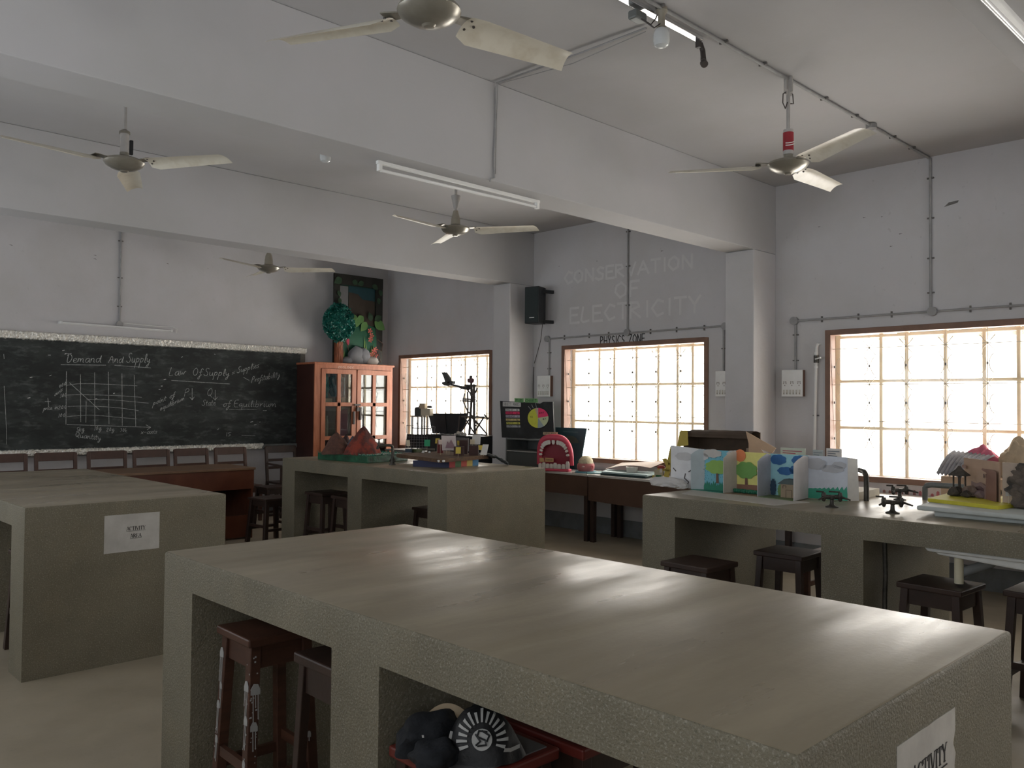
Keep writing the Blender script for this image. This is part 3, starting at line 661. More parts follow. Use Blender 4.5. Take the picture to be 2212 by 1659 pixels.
# desk
dk = thing('teacher_desk', 'long reddish brown wooden desk behind the left bench', 'desk', (3.7, 9.06, 0))
DX0, DX1, DY0, DY1 = 2.55, 4.50, 8.72, 9.42
box('desk_top', mat('desk_top_wood', (.22, .13, .075), .35, .15, 5, stretch=(1, 8, 1)), dk, DX0 - .01, DX1 + .01, DY0 - .02, DY1, .755, .78, bev=.004)
box('front_panel', WDR, dk, DX0, DX1, DY0, DY0 + .02, .545, .755)
box('lower_panel', WDR, dk, 4.0, DX1 - .02, DY0 + .005, DY0 + .022, .02, .26)
box('side_panel', WDR, dk, DX1 - .02, DX1, DY0 + .02, DY1, .0, .755)
box('side_panel', WDR, dk, DX0, DX0 + .02, DY0 + .02, DY1, .0, .755)
box('back_panel', WDK, dk, DX0 + .02, DX1 - .02, DY1 - .06, DY1 - .045, .25, .755)
box('drawer_unit', WDK, dk, DX0 + .02, 3.0, DY0 + .03, DY1 - .07, .1, .745)

# glazed cabinet in the corner
cx0, cx1, cy0, cy1 = 6.13, 7.44, 10.19, D - .005; ZC = 2.062
cab = thing('glazed_cabinet', 'tall red-brown wooden cabinet with glass doors in the corner', 'cabinet', ((cx0 + cx1) / 2, (cy0 + cy1) / 2, 0))
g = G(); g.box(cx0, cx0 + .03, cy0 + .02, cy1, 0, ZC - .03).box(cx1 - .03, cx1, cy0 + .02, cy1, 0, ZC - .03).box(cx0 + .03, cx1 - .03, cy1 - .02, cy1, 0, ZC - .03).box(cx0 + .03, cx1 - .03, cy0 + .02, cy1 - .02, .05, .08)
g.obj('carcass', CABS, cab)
box('cornice', CAB, cab, cx0 - .015, cx1 + .02, cy0 - .02, cy1, ZC - .03, ZC, bev=.006)
g = G(); g.box(cx0, cx0 + .10, cy0, cy0 + .02, 0, ZC - .03).box(cx1 - .035, cx1, cy0, cy0 + .02, 0, ZC - .03).box(cx0 + .10, cx1 - .035, cy0, cy0 + .02, ZC - .085, ZC - .03).box(cx0 + .1, cx1 - .035, cy0, cy0 + .02, 0, .08)
g.obj('face_frame', CAB, cab, bev=.002)
for z in (.55, 1.0, 1.47): box('shelf', CAB, cab, cx0 + .03, cx1 - .03, cy0 + .06, cy1 - .02, z, z + .02)
def cdoor(x0, x1, dy, label):
    d = bpy.data.objects.new('door', None); C.objects.link(d); d.parent = cab; d.location = Vector(((x0 + x1) / 2, cy0, 0)) - wloc(cab); d['label'] = label
    z0, z1 = .09, ZC - .09; fr = .065; y0, y1 = cy0 - .012 + dy, cy0 + .016 + dy; g = G(); xm = (x0 + x1) / 2
    g.box(x0, x0 + fr, y0, y1, z0, z1).box(x1 - fr, x1, y0, y1, z0, z1).box(x0 + fr, x1 - fr, y0, y1, z1 - fr, z1).box(x0 + fr, x1 - fr, y0, y1, z0, z0 + fr)
    for z in (1.48, 1.01, .53): g.box(x0 + fr, x1 - fr, y0, y1, z - .027, z + .027)
    g.box(xm - .027, xm + .027, y0, y1, z0 + fr, z1 - fr)
    g.obj('door_frame', CAB, d, bev=.003)
    G().box(x0 + fr - .005, x1 - fr + .005, y1 - .006, y1 - .003, z0 + fr, z1 - fr).obj('glass', GLASSC, d)
    return d
GLASSC = bpy.data.materials.new('cabinet_glass'); GLASSC.use_nodes = True; _n = GLASSC.node_tree; _n.nodes.clear()
_o = _n.nodes.new('ShaderNodeOutputMaterial'); _t = _n.nodes.new('ShaderNodeBsdfTransparent'); _t.inputs[0].default_value = (.85, .88, .86, 1); _g = _n.nodes.new('ShaderNodeBsdfGlossy'); _g.inputs['Roughness'].default_value = .02
_m = _n.nodes.new('ShaderNodeMixShader'); _f = _n.nodes.new('ShaderNodeLayerWeight'); _f.inputs[0].default_value = .5; _p = _n.nodes.new('ShaderNodeMath'); _p.operation = 'POWER'; _p.inputs[1].default_value = 2.5; _n.links.new(_f.outputs[1], _p.inputs[0]); _q = _n.nodes.new('ShaderNodeMath'); _q.inputs[1].default_value = .08; _n.links.new(_p.outputs[0], _q.inputs[0]); _n.links.new(_q.outputs[0], _m.inputs[0]); _n.links.new(_t.outputs[0], _m.inputs[1]); _n.links.new(_g.outputs[0], _m.inputs[2]); _n.links.new(_m.outputs[0], _o.inputs[0])
dL = cdoor(cx0 + .105, 6.80, 0, 'left cabinet door of wood with clear panes'); dR = cdoor(6.815, cx1 - .04, -.004, 'right cabinet door with panes mirroring the bright window')
g = G(); g.bar((6.755, cy0 - .03, 1.20), (6.755, cy0 - .03, 1.38), .025); g.box(6.75, 6.76, cy0 - .03, cy0 - .01, 1.21, 1.23); g.box(6.75, 6.76, cy0 - .03, cy0 - .01, 1.35, 1.37); g.obj('handle', KNOT, dL)
g = G(); g.bar((6.86, cy0 - .035, 1.26), (6.86, cy0 - .035, 1.44), .025); g.box(6.855, 6.865, cy0 - .035, cy0 - .014, 1.27, 1.29); g.box(6.855, 6.865, cy0 - .035, cy0 - .014, 1.41, 1.43); g.obj('handle', KNOT, dR)
g = G(); g.bar((6.76, cy0 - .03, 1.475), (6.86, cy0 - .03, 1.475), .02); g.tube([(6.80, cy0 - .035, 1.47), (6.80, cy0 - .045, 1.44), (6.825, cy0 - .045, 1.44), (6.825, cy0 - .035, 1.47)], .005, 6); g.box(6.792, 6.832, cy0 - .055, cy0 - .035, 1.385, 1.435); pl(g.obj('padlock', KNOT, cab), 'dark padlock and hasp between the doors')
g = G(); letter(g, 'ZOOLOGY', (6.63, cy0 - .0015, ZC - .072), (1, 0, 0), (0, 0, 1), (0, -1, 0), .026, .26, .004)
o = g.obj('lettering', flat('faded_white', .7, .55, .45), cab); pl(o, 'faded white lettering on the top rail of the cabinet')
# things inside the cabinet
def simple(name, label, cat, m, x0, x1, y0, y1, z0, z1, bev=.003, group=None): return tag(box(name, m, None, x0, x1, y0, y1, z0, z1, bev=bev), label, cat, group)
def crumple(name, m, c, r, label, cat, amp=.5, fr=2.5, seed=1): return tag(G().blob(c, r, amp, fr, 4, seed, flat=-r[2] * .7).obj(name, m, None, smooth=False), label, cat)
TEALP = flat('teal_plastic', .05, .25, .25, .25); BLUP = flat('blue_plastic', .16, .33, .42, .2)
crumple('plastic_bag', TEALP, (6.36, 10.40, 1.72), (.10, .10, .21), 'crumpled teal plastic bag behind the upper left cabinet pane', 'bag', seed=3)
crumple('plastic_bag', BLUP, (6.62, 10.40, 1.74), (.10, .10, .22), 'crumpled pale blue plastic bag inside the cabinet, right of the teal one', 'bag', seed=8)
simple('shoe_box', 'cream box inside the cabinet under the teal bag', 'box', flat('cream_box', .6, .52, .38), 6.24, 6.46, 10.26, 10.30, 1.49, 1.56)
simple('model_tray', 'grey tray with upright pins inside the cabinet', 'tray', flat('greybrown', .25, .22, .18), 6.53, 6.72, 10.26, 10.3, 1.49, 1.575)
for k, x in enumerate((6.27, 6.33, 6.40)):
    t = G().lathe([(.0, 0), (.024, 0), (.026, .02), (.026, .17 + .03 * k), (.015, .2 + .03 * k), (.015, .24 + .03 * k), (.0, .24 + .03 * k)], (x, 10.31, 1.02)).obj('specimen_jar', flat('pale_jar', .45, .45, .38, .15), smooth=True)
    tag(t, ['tall pale specimen jar on the middle cabinet shelf, leftmost of three', 'middle of the three pale specimen jars in the cabinet', 'tallest pale specimen jar of the three in the cabinet'][k], 'jar', 'specimen jars in the cabinet')
t = G().prism([(6.56, 10.28, 1.02), (6.73, 10.28, 1.02), (6.73, 10.28, 1.42), (6.60, 10.28, 1.38), (6.56, 10.28, 1.32)], (0, .05, 0)).obj('pink_folder', flat('pink_card', .52, .25, .33), None, bev=.003); tag(t, 'pink folder standing behind the lower left cabinet pane', 'folder')

# ------------------------------------------------------------------ tree craft panel on the cabinet, colours darkened to imitate corner shade
cp = thing('jungle_craft_panel', 'tall dark green jungle craft panel leaning in the corner on top of the cabinet', 'panel', (6.98, 10.42, ZC))
YC = 10.50
box('backing_board', layered('jungle_board', (.012, .05, .03), [((.008, .014, .012), 1.8, (1, 1, 1), .42, .55, .8)], rough=.7), cp, 6.62, 7.42, YC, YC + .02, ZC, 3.36, bev=.003)
g = G(); g.prism([(6.60, YC - .025, ZC), (6.70, YC - .025, ZC), (6.70, YC - .025, 3.36), (6.60, YC - .025, 3.36)], (0, .024, 0)); g.prism([(7.33, YC - .025, ZC), (7.45, YC - .025, ZC), (7.45, YC - .025, 3.36), (7.33, YC - .025, 3.36)], (0, .024, 0)); g.prism([(6.60, YC - .03, 3.22), (7.45, YC - .03, 3.22), (7.45, YC - .03, 3.37), (6.60, YC - .03, 3.37)], (0, .028, 0))
g.obj('arch_frame', flat('dark_bark', .018, .017, .012), cp)
box('white_panel', flat('pale_grey_card', .16, .16, .16), cp, 6.71, 6.85, YC - .006, YC - .0005, 2.76, 3.20)
box('sky_panel', flat('teal_sky', .008, .045, .055), cp, 6.86, 7.32, YC - .005, YC - .0005, 2.98, 3.21)
g = G(); g.prism([(6.855, YC - .008, 2.66), (7.15, YC - .008, 2.62), (7.32, YC - .008, 2.66), (7.32, YC - .008, 3.02), (7.10, YC - .008, 3.03), (7.02, YC - .008, 3.10), (6.86, YC - .008, 3.12)], (0, .006, 0)); g.obj('brown_hill', flat('brown_card', .04, .028, .018), cp)
g = G(); g.grid(lambda u, v: (6.72 + .62 * u, YC - .012 - .02 * math.sin(v * 3), ZC + .02 + .62 * v * (1 - .25 * abs(u - .5))), 10, 8); g.obj('green_cloth', flat('jungle_green', .010, .09, .045), cp)
# leafy crown of curled paper
g = G(); rng = random.Random(3)
for _ in range(900):
    th_ = rng.uniform(0, 2 * math.pi); ph = math.acos(rng.uniform(-1, .3)); rr = .245 * rng.uniform(.86, 1.06)
    p = Vector((rr * math.sin(ph) * math.cos(th_), -abs(rr * .5 * math.cos(ph)) - .02, rr * math.sin(ph) * math.sin(th_) * 1.08)); c = Vector((6.62, 10.40, 2.645)) + p
    a = Vector((rng.uniform(-1, 1), rng.uniform(-1, 1), rng.uniform(-1, 1))).normalized() * .022; b_ = a.cross(Vector((rng.uniform(-1, 1), rng.uniform(-1, 1), rng.uniform(-1, 1)))).normalized() * .009
    g.f([g.v(c - a - b_), g.v(c + a - b_), g.v(c + a + b_ + Vector((0, -.008, 0))), g.v(c - a + b_)])
g.blob((6.62, 10.42, 2.645), (.235, .08, .25), .1, 3, 3, 2)
o = g.obj('paper_crown', flat('crepe_green', .010, .15, .115, .4, .3), cp); pl(o, 'round tree crown of curled dark green paper')
g = G(); g.grid(lambda u, v: (6.665 + .07 * math.cos(u * math.pi) * (1 + .1 * noise.noise(Vector((u * 6, v * 3, 0)))) , 10.44 - .05 * math.sin(u * math.pi) - .012 * noise.noise(Vector((u * 14, v * 4, 1))), ZC + .005 + .40 * v), 24, 14); g.box(6.60, 6.73, 10.44, 10.455, ZC, ZC + .40)
o = g.obj('tree_trunk', mat('orange_bark', (.35, .10, .03), .6, col2=(.12, .03, .012), scale=22, stretch=(1, 1, .25), bump=.5, bscale=30), cp); pl(o, 'rough orange brown trunk of the craft tree')
def leaf(c, L, wd, ang, m):
    e = Vector((math.cos(ang), 0, math.sin(ang))); f = Vector((-e.z, 0, e.x)); pts = []
    for i in range(11):
        t = i / 10; pts.append(Vector(c) + e * L * t + f * wd * math.sin(math.pi * t ** .8) + Vector((0, -.01 * math.sin(math.pi * t), 0)))
    for i in range(9, 0, -1):
        t = i / 10; pts.append(Vector(c) + e * L * t - f * wd * math.sin(math.pi * t ** .8) + Vector((0, -.01 * math.sin(math.pi * t), 0)))
    return G().prism(pts, (0, .002, 0)).obj('leaf', m, cp)
LG = flat('leaf_green', .10, .22, .06); LD = flat('leaf_dark', .028, .065, .03)
for x, z, L, wd, a, m in [(6.86, 2.80, .13, .05, -1.2, LG), (6.93, 2.80, .15, .045, -1.3, LG), (7.10, 2.78, .16, .06, -2.4, LG), (7.02, 2.75, .15, .05, -1.9, LG), (7.16, 2.70, .18, .06, -2.2, LG), (7.30, 2.72, .22, .075, -.55, LG), (7.30, 2.74, .14, .05, .5, LD), (7.24, 2.72, .14, .045, 1.9, LD), (6.66, 2.93, .13, .045, -1.4, LD), (6.72, 3.30, .15, .055, -2.6, LD), (6.68, 3.02, .1, .03, -1.4, LD), (6.66, 3.12, .1, .03, -1.2, LD), (7.36, 3.08, .1, .035, -1.4, LD), (7.38, 3.2, .1, .035, -1.2, LD), (6.9, 3.28, .1, .04, -.3, LD), (7.1, 3.28, .12, .04, -2.8, LD), (7.25, 3.26, .12, .04, -.5, LD)]:
    leaf((x, YC - .035, z), L, wd, a, m)
YG = flat('grass_blade_green', .30, .45, .08)
for x, h_, dx in [(6.76, .20, .01), (6.84, .13, -.01), (6.88, .23, .0), (6.80, .12, .02), (7.13, .34, -.02), (7.18, .28, -.05), (7.22, .22, .03), (7.27, .25, .01)]:
    z0 = ZC + (.0 if x < 7 else .08); G().prism([(x - .012, YC - .04, z0), (x + .012, YC - .04, z0), (x + .004 + dx, YC - .045, z0 + h_)], (0, .004, 0)).obj('grass_blade', YG, cp)
for k, (x, z, r) in enumerate([(6.97, ZC + .13, .15), (7.08, ZC + .15, .12), (6.80, ZC + .07, .09), (7.23, ZC + .075, .12)]):
    G().blob((x, YC - .07, z - .02), (r, .06, r * 1.05 if k < 2 else r * .65), .12, 2, 3, k).obj('paper_rock', flat('rock_grey', .20, .20, .215) if k < 3 else flat('rock_pale', .48, .44, .40), cp, smooth=True)
PK = flat('coral_petal', .50, .09, .07)
for x, z in [(7.20, 2.57), (7.23, 2.50), (7.21, 2.44), (7.27, 2.27), (7.31, 2.22), (7.24, 2.22), (7.30, 2.30)]:
    g = G()
    for k in range(5):
        a = k * 2 * math.pi / 5; g.prism([(x, YC - .06, z), (x + .035 * math.cos(a - .35), YC - .065, z + .035 * math.sin(a - .35)), (x + .045 * math.cos(a), YC - .068, z + .045 * math.sin(a)), (x + .035 * math.cos(a + .35), YC - .065, z + .035 * math.sin(a + .35))], (0, .003, 0))
    g.obj('flower', PK, cp)
g = G(); g.tube([(6.60 + .13, YC - .06, ZC + .38), (6.80, YC - .06, ZC + .3), (6.85, YC - .06, ZC + .16), (6.93, YC - .07, ZC + .04)], .006, 6); g.tube([(7.22, YC - .07, ZC + .02), (7.26, YC - .075, ZC + .12), (7.34, YC - .07, ZC + .2), (7.40, YC - .06, ZC + .05)], .006, 6); g.tube([(7.35, YC - .05, 2.45), (7.44, YC - .05, 2.40), (7.42, YC - .05, 2.28), (7.36, YC - .05, 2.3)], .005, 6); g.obj('vine', flat('vine_brown', .10, .05, .03), cp)
g = G(); g.blob((6.73, 10.37, 2.44), (.025, .02, .03), .1, 2, 2, 1); g.obj('paper_bird', WH, cp)
g = G(); g.prism([(6.76, 10.37, 2.46), (6.80, 10.37, 2.47), (6.80, 10.37, 2.36), (6.78, 10.37, 2.33), (6.75, 10.37, 2.39)], (0, .006, 0)); g.obj('red_tag', flat('crimson', .35, .02, .05), cp)

# ------------------------------------------------------------------ ceiling fans
def fan(x, y, phase, style, label, zb=3.10, blade_r=.76, rot=0, bw=1.0):
    t = thing('ceiling_fan', label, 'ceiling fan', (x, y, HC), 'cream ceiling fans')
    G().cyl((x, y, zb + .08), (x, y, HC), .013, n=12).obj('rod', ROD, t, smooth=True)
    g = G(); g.box(x - .035, x + .035, y - .006, y + .006, HC - .12, HC).box(x - .006, x + .006, y - .03, y + .03, HC - .10, HC).cyl((x - .045, y, HC - .09), (x + .045, y, HC - .09), .008, n=8)
    g.obj('hanger_bracket', ROD, t)
    hub = [(0, -.052), (.03, -.05), (.08, -.036), (.118, -.014), (.133, .008), (.128, .022), (.09, .036), (.05, .046), (.03, .055), (.03, .075), (0, .075)]
    G().lathe(hub, (x, y, zb), 32).obj('motor_housing', FANM, t, smooth=True)
    G().lathe([(0, -.006), (.022, -.004), (.03, .004), (.03, .008), (0, .008)], (x, y, zb - .054), 20).obj('bottom_cap', FANM, t, smooth=True)
    if style == 'label':
        G().cyl((x, y, zb + .075), (x, y, zb + .24), .033, n=20).obj('canopy', ROD, t, smooth=True)
        g = G().lathe([(.0335, 0), (.0345, 0), (.0345, .12), (.0335, .12)], (x, y, zb + .10), 20); pl(g.obj('red_sticker', flat('label_red', .30, .02, .03), t, smooth=True), 'red and white sticker wrapped around the rod cover')
        g = G()
        for dz in (.04, .055): g.tube([(x + .036 * math.cos(a), y + .036 * math.sin(a), zb + .10 + dz + .012 * math.sin(a * 1.3)) for a in [math.radians(q) for q in range(180, 330, 15)]], .003, 5)
        g.obj('sticker_swirl', WH, t)
        g = G(); g.tube([(x - .02, y, HC - .10), (x - .07, y, HC - .13), (x - .075, y, HC - .19), (x - .04, y, HC - .22), (x - .012, y, HC - .17)], .004, 6); g.tube([(x + .02, y, HC - .09), (x + .06, y, HC - .1), (x + .07, y, HC - .16), (x + .03, y, HC - .17)], .004, 6); g.obj('loose_wires', KNOT, t)
    elif style == 'cones':
        G().lathe([(0, 0), (.045, 0), (.042, .05), (.022, .13), (0, .13)], (x, y, zb + .05), 20).obj('canopy', CREAM_D, t, smooth=True)
        G().lathe([(0, 0), (.018, 0), (.04, .09), (.045, .12), (.015, .13), (0, .13)], (x, y, zb + .20), 20).obj('canopy', ROD, t, smooth=True)
    elif style == 'dome':
        G().lathe([(0, 0), (.05, 0), (.048, .06), (.038, .12), (.018, .155), (0, .16)], (x, y, zb + .04), 20).obj('canopy', CREAM_D, t, smooth=True)
    else:
        G().cyl((x, y, zb + .06), (x, y, zb + .21), .028, n=18).obj('canopy', ROD, t, smooth=True); G().lathe([(0, 0), (.036, 0), (.036, .015), (.014, .03), (0, .03)], (x, y, zb + .205), 18).obj('canopy_cap', FANM, t, smooth=True)
        G().box(x + .034, x + .056, y - .012, y + .012, zb + .07, zb + .17).obj('capacitor', BLK, t, bev=.004)
    for k in range(3):
        a = math.radians(phase + 120 * k); R = Matrix.Translation((x, y, zb + .012)) @ Matrix.Rotation(a, 4, 'Z')
        g = G(); g.M = R; g.prism([(.10, -.022, 0), (.19, -.04, .004), (.21, -.04, .004), (.21, .04, .004), (.19, .04, .004), (.10, .022, 0)], (0, 0, .006)); arm = g.obj('blade_arm', FANM, t)
        g = G(); g.M = R @ Matrix.Rotation(math.radians(-14), 4, 'X')
        w0, w1 = .080 * bw, .058 * bw; cur = lambda yv: -.020 * (yv / .07) ** 2
        def fn(u, v):
            xx = .175 + (blade_r - .175) * u; ww = (w0 + (w1 - w0) * u); yv = -ww + 2 * ww * v
            if u == 0: yv *= .75
            tip = .045 * (v - .5) if u > .98 else 0
            return (xx + tip, yv, cur(yv) - .002)
        V = g.grid(fn, 10, 6); 
        ex = bmesh.ops.solidify(g.b, geom=list(g.b.faces), thickness=.0025)
        bl = g.obj('blade', CREAM, t, smooth=True)
        g = G(); g.M = R @ Matrix.Rotation(math.radians(-14), 4, 'X')
        for px, py in ((.195, -.03), (.195, .03), (.225, 0)): g.cyl((px, py, -.009), (px, py, -.001), .006, n=8)
        o = g.obj('screw', KNOT, bl)
    return t
CREAM_D = mat('fan_dull_cream', (.33, .30, .24), .45, .12, 8)
fan(5.18, 2.722, 2, 'label', 'cream ceiling fan with a red-wrapped rod cover in front of the right windows', zb=3.095)
fan(5.08, 6.0, 66, 'cones', 'ceiling fan with a double cone rod cover in front of the middle window', zb=3.12)
fan(4.93, 9.27, 80, 'dome', 'farthest ceiling fan, with a dome cover, low against the chalkboard wall', zb=3.10)
fan(2.10, 6.0, 65, 'cyl', 'ceiling fan with a small black capacitor above the left bench', zb=3.13)
fan(2.15, 2.722, -6, 'cyl', 'nearest ceiling fan with broad stained blades at the top of the picture', zb=3.11, bw=1.15)

# ------------------------------------------------------------------ wiring
def clip(g, p, ax, nrm):
    ax = Vector(ax); nrm = Vector(nrm); e = ax.cross(nrm); p = Vector(p)
    g.prism([p - e * .028 - ax * .006, p + e * .028 - ax * .006, p + e * .028 + ax * .006, p - e * .028 + ax * .006], nrm * .016)
def conduit(label, runs, boxes, nrm, clips):
    t = thing('electrical_conduit', label, 'conduit', runs[0][0], 'surface wiring conduits')
    for p, q in runs: G().cyl(p, q, .0105, n=10).obj('pipe', PVC, t, smooth=True)
    for p, n_ in clips:
        g = G(); clip(g, p, n_[0], n_[1]); g.obj('clip', GRIME, t)
    for p, n_ in boxes:
        g = G(); g.cyl(Vector(p), Vector(p) + Vector(n_) * .035, .04, n=20); g.obj('junction_box', PVC, t, smooth=True)
    return t
X_, Y_, Z_ = Vector((1, 0, 0)), Vector((0, 1, 0)), Vector((0, 0, 1))
zc = HC - .013; xw = W - .013
cl = [((x, 2.722, HC), (X_, -Z_)) for x in (3.2, 3.75, 4.39, 4.85, 5.7, 6.2, 6.9, 7.3)] + [((W, 2.715, z), (Z_, -X_)) for z in (3.5, 3.15, 2.8, 2.5)] + [((W, y, 2.335), (Y_, -X_)) for y in (2.1, 2.4, 3.05, 3.35, 3.7)] + [((W, 3.965, z), (Z_, -X_)) for z in (2.2, 1.95)]
conduit('conduit running across the ceiling past the red-wrapped fan and down above the right window', [((2.7, 2.722, zc), (7.69, 2.722, zc)), ((xw, 2.715, zc), (xw, 2.715, 2.34)), ((xw, 1.5, 2.335), (xw, 3.97, 2.335)), ((xw, 3.965, 2.335), (xw, 3.965, 1.855))], [((6.49, 2.722, HC - .002), -Z_), ((W - .001, 2.70, 2.335), -X_), ((W - .001, 3.975, 2.335), -X_)], None, cl)
cl = [((W, 6.02, z), (Z_, -X_)) for z in (3.5, 3.1, 2.65)] + [((W, y, 2.33), (Y_, -X_)) for y in (5.0, 5.35, 5.7, 6.3, 6.6, 7.0)] + [((W, 7.25, z), (Z_, -X_)) for z in (2.15, 1.95)] + [((W, 4.76, z), (Z_, -X_)) for z in (2.1,)]
conduit('conduit crossing the wall above the middle window', [((xw, 6.02, HC), (xw, 6.02, 2.34)), ((xw, 4.74, 2.335), (xw, 7.27, 2.325)), ((xw, 7.25, 2.325), (xw, 7.25, 1.86)), ((xw, 4.76, 2.33), (xw, 4.76, 1.86))], [((W - .001, 6.02, 2.335), -X_), ((W - .001, 7.28, 2.325), -X_), ((W - .001, 4.74, 2.33), -X_)], None, cl)
yw = D - .013
conduit('conduit coming down the chalkboard wall to the tube light', [((3.72, yw, HC), (3.72, yw, 2.44))], [((3.72, D - .001, 2.43), -Y_)], None, [((3.72, D, z), (Z_, -Y_)) for z in (3.45, 3.0, 2.65)])
g = G(); g.tube([(3.90, 2.93, 3.675), (3.885, 3.4, 3.668), (3.88, 3.8, 3.672), (3.87, 4.155, 3.676), (3.87, 4.168, 3.64), (3.875, 4.170, 3.4), (3.865, 4.170, 3.15), (3.87, 4.170, 3.03), (3.84, 4.171, 3.02), (3.83, 4.171, 3.0)], .006, 6)
g.tube([(3.91, 2.94, 3.66), (3.91, 3.5, 3.635), (3.89, 3.9, 3.655), (3.88, 4.155, 3.672), (3.884, 4.17, 3.4), (3.88, 4.17, 3.06)], .003, 5)
tag(g.obj('power_cable', PVC, smooth=True), 'thin white cable crossing the ceiling and dropping down the middle beam', 'cable')
# speaker
sp_ = thing('wall_speaker', 'black loudspeaker mounted high on the wall left of the middle window', 'loudspeaker', (7.5, 7.27, 2.5))
zs0, zs1 = 2.50, 2.955
M_ = Matrix.Translation((7.50, 7.30, 0)) @ Matrix.Rotation(math.radians(12), 4, 'Z')
g = G(); g.M = M_; g.prism([(-.10, -.105, zs0), (-.10, .105, zs0), (.10, .08, zs0), (.10, -.08, zs0)], (0, 0, zs1 - zs0)); g.obj('enclosure', BLK, sp_, bev=.008)
g = G(); g.M = M_; g.box(-.106, -.1, -.095, .095, zs0 + .015, zs1 - .015); g.obj('speaker_grille', flat('speaker_mesh', .02, .03, .03, .7), sp_)
g = G(); g.M = M_; g.box(-.108, -.106, -.04, .03, zs0 + .065, zs0 + .075); g.obj('badge', WH, sp_)
g = G(); g.bar((7.55, 7.24, zs1 - .05), (7.70, 7.20, zs1 - .05), .04); g.bar((7.55, 7.24, zs0 + .03), (7.70, 7.20, zs0 + .03), .04); g.obj('bracket', BLK, sp_)
g = G(); pts = [at(1172, 700, 0, 7.55), at(1168, 735, 0, 7.62), at(1160, 765, 0, 7.68), at(1154, 785, 0, 7.69)]
g.tube(pts, .004, 6); g.tube([Vector((7.695, 7.52, 1.98)), Vector((7.694, 7.53, 1.75)), Vector((7.694, 7.528, 1.5))], .004, 6)
tag(g.obj('speaker_cable', KNOT, smooth=True), 'dark cable hanging down from the loudspeaker', 'cable')
# switchboards
def switchboard(y0, y1, z0, z1, label):
    t = thing('switchboard', label, 'switchboard', (W, (y0 + y1) / 2, z0), 'white switchboards'); L = y1 - y0; H = z1 - z0
    box('back_box', mat('switch_box_brown', (.17, .09, .06), .6), t, W - .05, W, y0 + .004, y1 - .004, z0 + .004, z1 - .004)
    box('face_plate', WH, t, W - .062, W - .05, y0, y1, z0, z1, bev=.005)
    sw = flat('switch_grey', .28, .25, .22)
    for k in range(3):
        yc = y1 - L * (.16 + .34 * k)
        g = G()
        for a, b in ((-.013, .02), (.013, .02), (0, 0)): g.cyl((W - .0635, yc + a, z0 + H * .42 + b), (W - .061, yc + a, z0 + H * .42 + b), .0055, n=8)
        for a in (-.01, .01): g.cyl((W - .0635, yc + a, z0 + H * .55), (W - .061, yc + a, z0 + H * .55), .006, n=8)
        g.obj('socket', sw, t)
    for k in range(6):
        yc = y1 - L * (.12 + .15 * k); G().box(W - .066, W - .061, yc - .008, yc + .008, z0 + H * .08, z0 + H * .26).obj('switch', flat('switch_cream', .6, .58, .52), t, bev=.001)
        G().box(W - .0675, W - .066, yc - .003, yc + .003, z0 + H * .1, z0 + H * .15).obj('switch_mark', sw, t)
switchboard(7.19, 7.41, 1.60, 1.864, 'white switchboard below the loudspeaker')
switchboard(4.62, 4.83, 1.60, 1.865, 'white switchboard half hidden by the column right of the middle window')
switchboard(3.868, 4.085, 1.598, 1.858, 'white switchboard between the column and the rightmost window')
# water pipe
wp = thing('water_pipe', 'white plastic water pipe with a valve left of the rightmost window', 'pipe', (W - .03, 3.75, 1.1))
G().tube([(W, 3.722, 2.10), (W - .03, 3.73, 2.095), (W - .035, 3.738, 2.07), (W - .035, 3.745, 1.85), (W - .03, 3.755, 1.5), (W - .025, 3.765, 1.0), (W - .025, 3.765, .3)], .014, 10).obj('pipe', WH, wp, smooth=True)
G().cyl((W - .035, 3.742, 1.92), (W - .035, 3.742, 1.99), .024, n=14).obj('valve_body', IRON, wp, smooth=True)
G().bar((W - .055, 3.742, 1.955), (W - .075, 3.68, 1.965), .012).obj('valve_handle', WH, wp)
g = G()
for z in (2.01, 1.88): g.cyl((W - .035, 3.743, z - .012), (W - .035, 3.743, z + .012), .019, n=12)
g.obj('coupling', WH, wp, smooth=True)
g = G(); clip(g, (W, 3.758, 1.42), Z_, -X_); g.obj('clip', GRIME, wp)
# tube lights
TUBE = flat('glass_tube_white', .85, .85, .84, .12, .02); CHR = mat('tube_reflector', (.85, .85, .86), .12, .03, 8, metal=.9)
def tube_light(p, q, nrm, label, lamp=True, sc=1.0):
    p = Vector(p); q = Vector(q); n = Vector(nrm); d = (q - p).normalized(); e = d.cross(n).normalized()
    t = thing('tube_light', label, 'tube light', (p + q) / 2, 'fluorescent battens')
    g = G(); b0 = p; hw = .022 if not lamp else .013; g.prism([b0 - e * hw, b0 + e * hw, b0 + e * hw + (q - p), b0 - e * hw + (q - p)], n * .022); g.obj('batten', WH if lamp else CHR, t, bev=.003)
    for c in (p + d * .02, q - d * .02):
        G().prism([c - e * .014 - d * .012, c + e * .014 - d * .012, c + e * .014 + d * .012, c - e * .014 + d * .012], n * .064).obj('lamp_holder', WH if lamp else KNOT, t)
    if lamp: G().cyl(p + d * .03 + n * .058, q - d * .03 + n * .050, .0105, n=16).obj('tube', TUBE, t, smooth=True)
    return t
tube_light((3.03, 4.34, HS), (4.48, 4.34, HS), -Z_, 'white tube light fixed under the middle beam')
tube_light((3.05, .97, HS), (4.45, .97, HS), -Z_, 'bright tube light under the nearest beam at the top right corner')
tl = tube_light((3.04, D, 2.405), (4.36, D, 2.392), -Y_, 'tube light fixed on the wall above the chalkboard')
